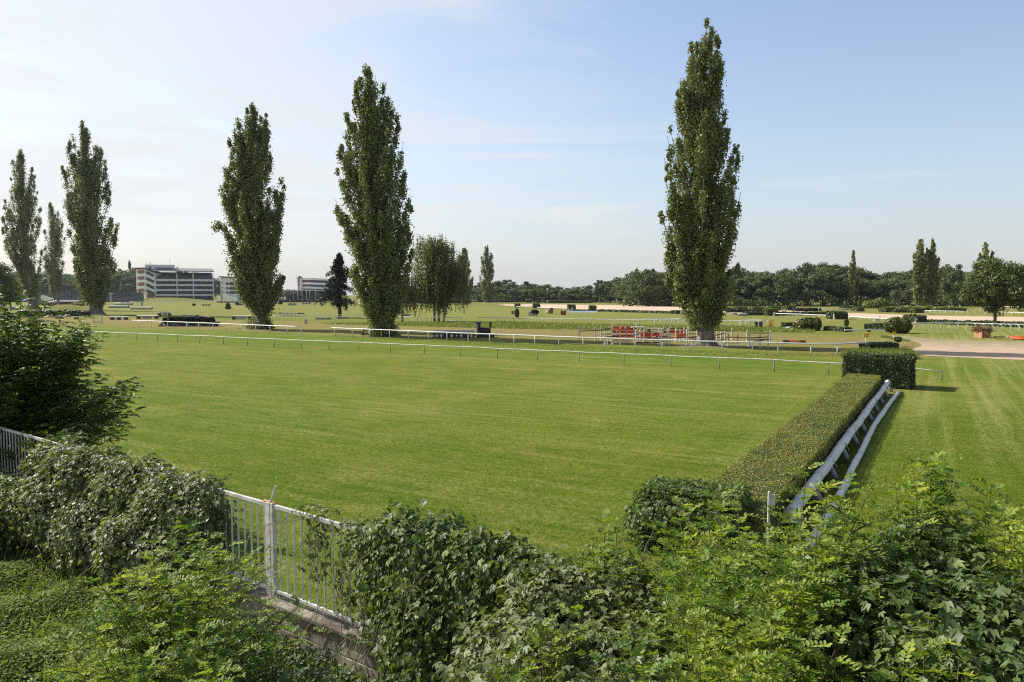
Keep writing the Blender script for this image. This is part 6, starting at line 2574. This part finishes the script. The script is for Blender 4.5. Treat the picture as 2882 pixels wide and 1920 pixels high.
robinia('bright green robinia shrub in front of the bare fence bars', base_of(470, 8.6),
        tips_px([(530, 1470, 8.4), (430, 1530, 8.2), (640, 1530, 8.9), (700, 1560, 9.2), (560, 1570, 7.9), (370, 1610, 8.0), (760, 1530, 9.6), (480, 1640, 7.6), (650, 1660, 8.2), (340, 1700, 7.6)], extra=3, spread=.38), spacing=.06)
robinia('lower robinia shrub spreading over the weeds at the bottom left', base_of(470, 7.6),
        tips_px([(250, 1720, 7.8), (310, 1740, 7.4), (420, 1770, 7.0), (280, 1850, 6.8), (550, 1760, 7.3), (400, 1860, 6.6), (640, 1780, 7.6), (720, 1750, 8.2), (560, 1860, 6.8)], extra=3, spread=.34), spacing=.06)
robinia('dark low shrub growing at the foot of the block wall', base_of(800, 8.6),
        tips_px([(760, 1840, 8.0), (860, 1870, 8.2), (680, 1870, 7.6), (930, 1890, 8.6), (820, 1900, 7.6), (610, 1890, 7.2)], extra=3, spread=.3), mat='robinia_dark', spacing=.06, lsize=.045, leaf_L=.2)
robinia('yellow green robinia shoots by the lower end of the white log', base_of(2260, 6.8),
        tips_px([(2270, 1330, 6.9), (2330, 1370, 6.8), (2220, 1440, 6.6), (2380, 1440, 6.6), (2300, 1480, 6.2), (2150, 1500, 6.6), (2200, 1560, 6.0), (2330, 1580, 5.9)], extra=2, spread=.28), spacing=.055)
robinia('tall robinia shrub with yellow tips left of the white sign stake', base_of(2020, 7.2),
        tips_px([(2020, 1410, 7.6), (1930, 1430, 8.0), (2080, 1440, 7.2), (1870, 1480, 8.0), (1960, 1500, 7.6), (2120, 1540, 6.6), (2030, 1580, 6.6), (1900, 1560, 7.4), (1980, 1660, 6.2), (2090, 1660, 6.0)], extra=3, spread=.32), spacing=.055)
robinia('leafy robinia shrub filling the bottom between the two vine heaps', base_of(2150, 5.6),
        tips_px([(2150, 1640, 5.8), (2250, 1620, 5.8), (2060, 1720, 5.6), (2180, 1740, 5.3), (2300, 1720, 5.4), (1960, 1780, 5.6), (2080, 1840, 5.0), (2230, 1840, 5.0), (2350, 1830, 5.2), (1960, 1880, 5.2)], extra=3, spread=.28), spacing=.055)
robinia('two slender robinia shoots rising above the right hand vine mound', base_of(2600, 7.0),
        tips_px([(2620, 1290, 7.2), (2570, 1310, 7.3), (2680, 1350, 7.0), (2520, 1360, 7.0)], extra=1, spread=.2), spacing=.042, side_shoots=2, leaf_L=.28, shoot_len=.4)
robinia('thin robinia twigs at the right edge over the grass', base_of(2800, 6.6),
        tips_px([(2790, 1370, 6.7), (2860, 1420, 6.6), (2830, 1450, 6.2)], extra=1, spread=.2), spacing=.05, side_shoots=1)
robinia('single young robinia shoot sticking up before the lawn', base_of(1720, 8.6),
        tips_px([(1700, 1465, 8.8), (1735, 1500, 8.7), (1680, 1545, 8.4)], extra=0), spacing=.045, side_shoots=1, leaf_L=.24)
robinia('low robinia sprigs along the front of the middle vine heap', base_of(1560, 6.6),
        tips_px([(1520, 1770, 6.6), (1460, 1850, 6.2), (1600, 1740, 6.9), (1640, 1700, 7.0), (1430, 1900, 5.9), (1740, 1800, 6.2), (1810, 1900, 5.6)], extra=1, spread=.22), spacing=.075, side_shoots=1)
robinia('robinia sprigs low at the bottom right corner', base_of(2640, 4.9),
        tips_px([(2600, 1820, 5.0), (2700, 1850, 4.9), (2540, 1880, 4.8), (2620, 1700, 5.5)], extra=1, spread=.18), spacing=.07, side_shoots=1)

# dark robinia tree overhanging from the left
tb_ = D(40, 1180, 20.6)
tp = []
for _ in range(46):
    f = rng.random()
    px = rng.uniform(-330, 330) * (1 - .15 * f)
    tp.append((px, rng.uniform(870, 1190), 20.4 + rng.normal() * .7))
tp += [(330, 1215, 16.2), (290, 1235, 16.0), (350, 1190, 16.4), (230, 1225, 16.2), (375, 1120, 16.6), (345, 1080, 16.8), (180, 1230, 16.4), (388, 1085, 17.6), (370, 1070, 17.8), (380, 1160, 17.4), (350, 1150, 17.6), (285, 945, 18.0), (270, 1010, 18.0), (250, 930, 18.3), (340, 1230, 17.2), (300, 1180, 17.4), (240, 890, 18.4), (130, 850, 18.6), (60, 830, 18.5), (-20, 810, 18.4),
       (180, 880, 18.3), (200, 960, 18.0), (320, 1100, 17.6), (20, 860, 18), (100, 900, 18)]
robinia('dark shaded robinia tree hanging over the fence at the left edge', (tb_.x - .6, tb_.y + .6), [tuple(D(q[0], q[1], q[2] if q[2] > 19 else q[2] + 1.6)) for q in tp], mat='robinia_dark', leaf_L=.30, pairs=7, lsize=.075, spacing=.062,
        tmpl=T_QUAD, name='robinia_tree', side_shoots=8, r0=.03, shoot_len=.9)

# weedy slope at the lower left
wp = scatter_trap(150000, [(-300, 1540), (250, 1560), (420, 1690), (640, 1800), (900, 1920), (700, 2050), (-300, 2050)])
z = rng.random(len(wp)) ** 1.5 * (.24 + .22 * np.sin(wp[:, 0] * 2.1) * np.cos(wp[:, 1] * 1.7))
z = np.maximum(z, .01)
nr = np.array([0, 0, 1.0]) + rng.normal(size=(len(wp), 3)) * .5
tag(leaves('weeds', M['weed'], T_OVAL, np.concatenate([wp, z[:, None]], 1), nr, .046 * rng.uniform(.5, 1.5, len(wp))), 'sunlit carpet of small leaved weeds at the lower left', 'weeds', kind='stuff')
gp_ = scatter_trap(2500, [(-300, 1560), (200, 1560), (300, 1700), (350, 2050), (-300, 2050)])
blades('long_grass', gp_, .22, M['weed'], .7, .8, 'long grass blades between the weeds at the lower left')
bl_ = scatter_trap(9000, [(700, 1760), (1150, 1960), (1300, 2050), (600, 2050)])
z = rng.random(len(bl_)) * .3
tag(leaves('undergrowth', M['hop'], T_OVAL, np.concatenate([bl_, z[:, None] + .02], 1), np.array([0, 0, 1.0]) + rng.normal(size=(len(bl_), 3)) * .6, .07 * rng.uniform(.5, 1.4, len(bl_))), 'dim undergrowth at the foot of the block wall', 'undergrowth', kind='stuff')
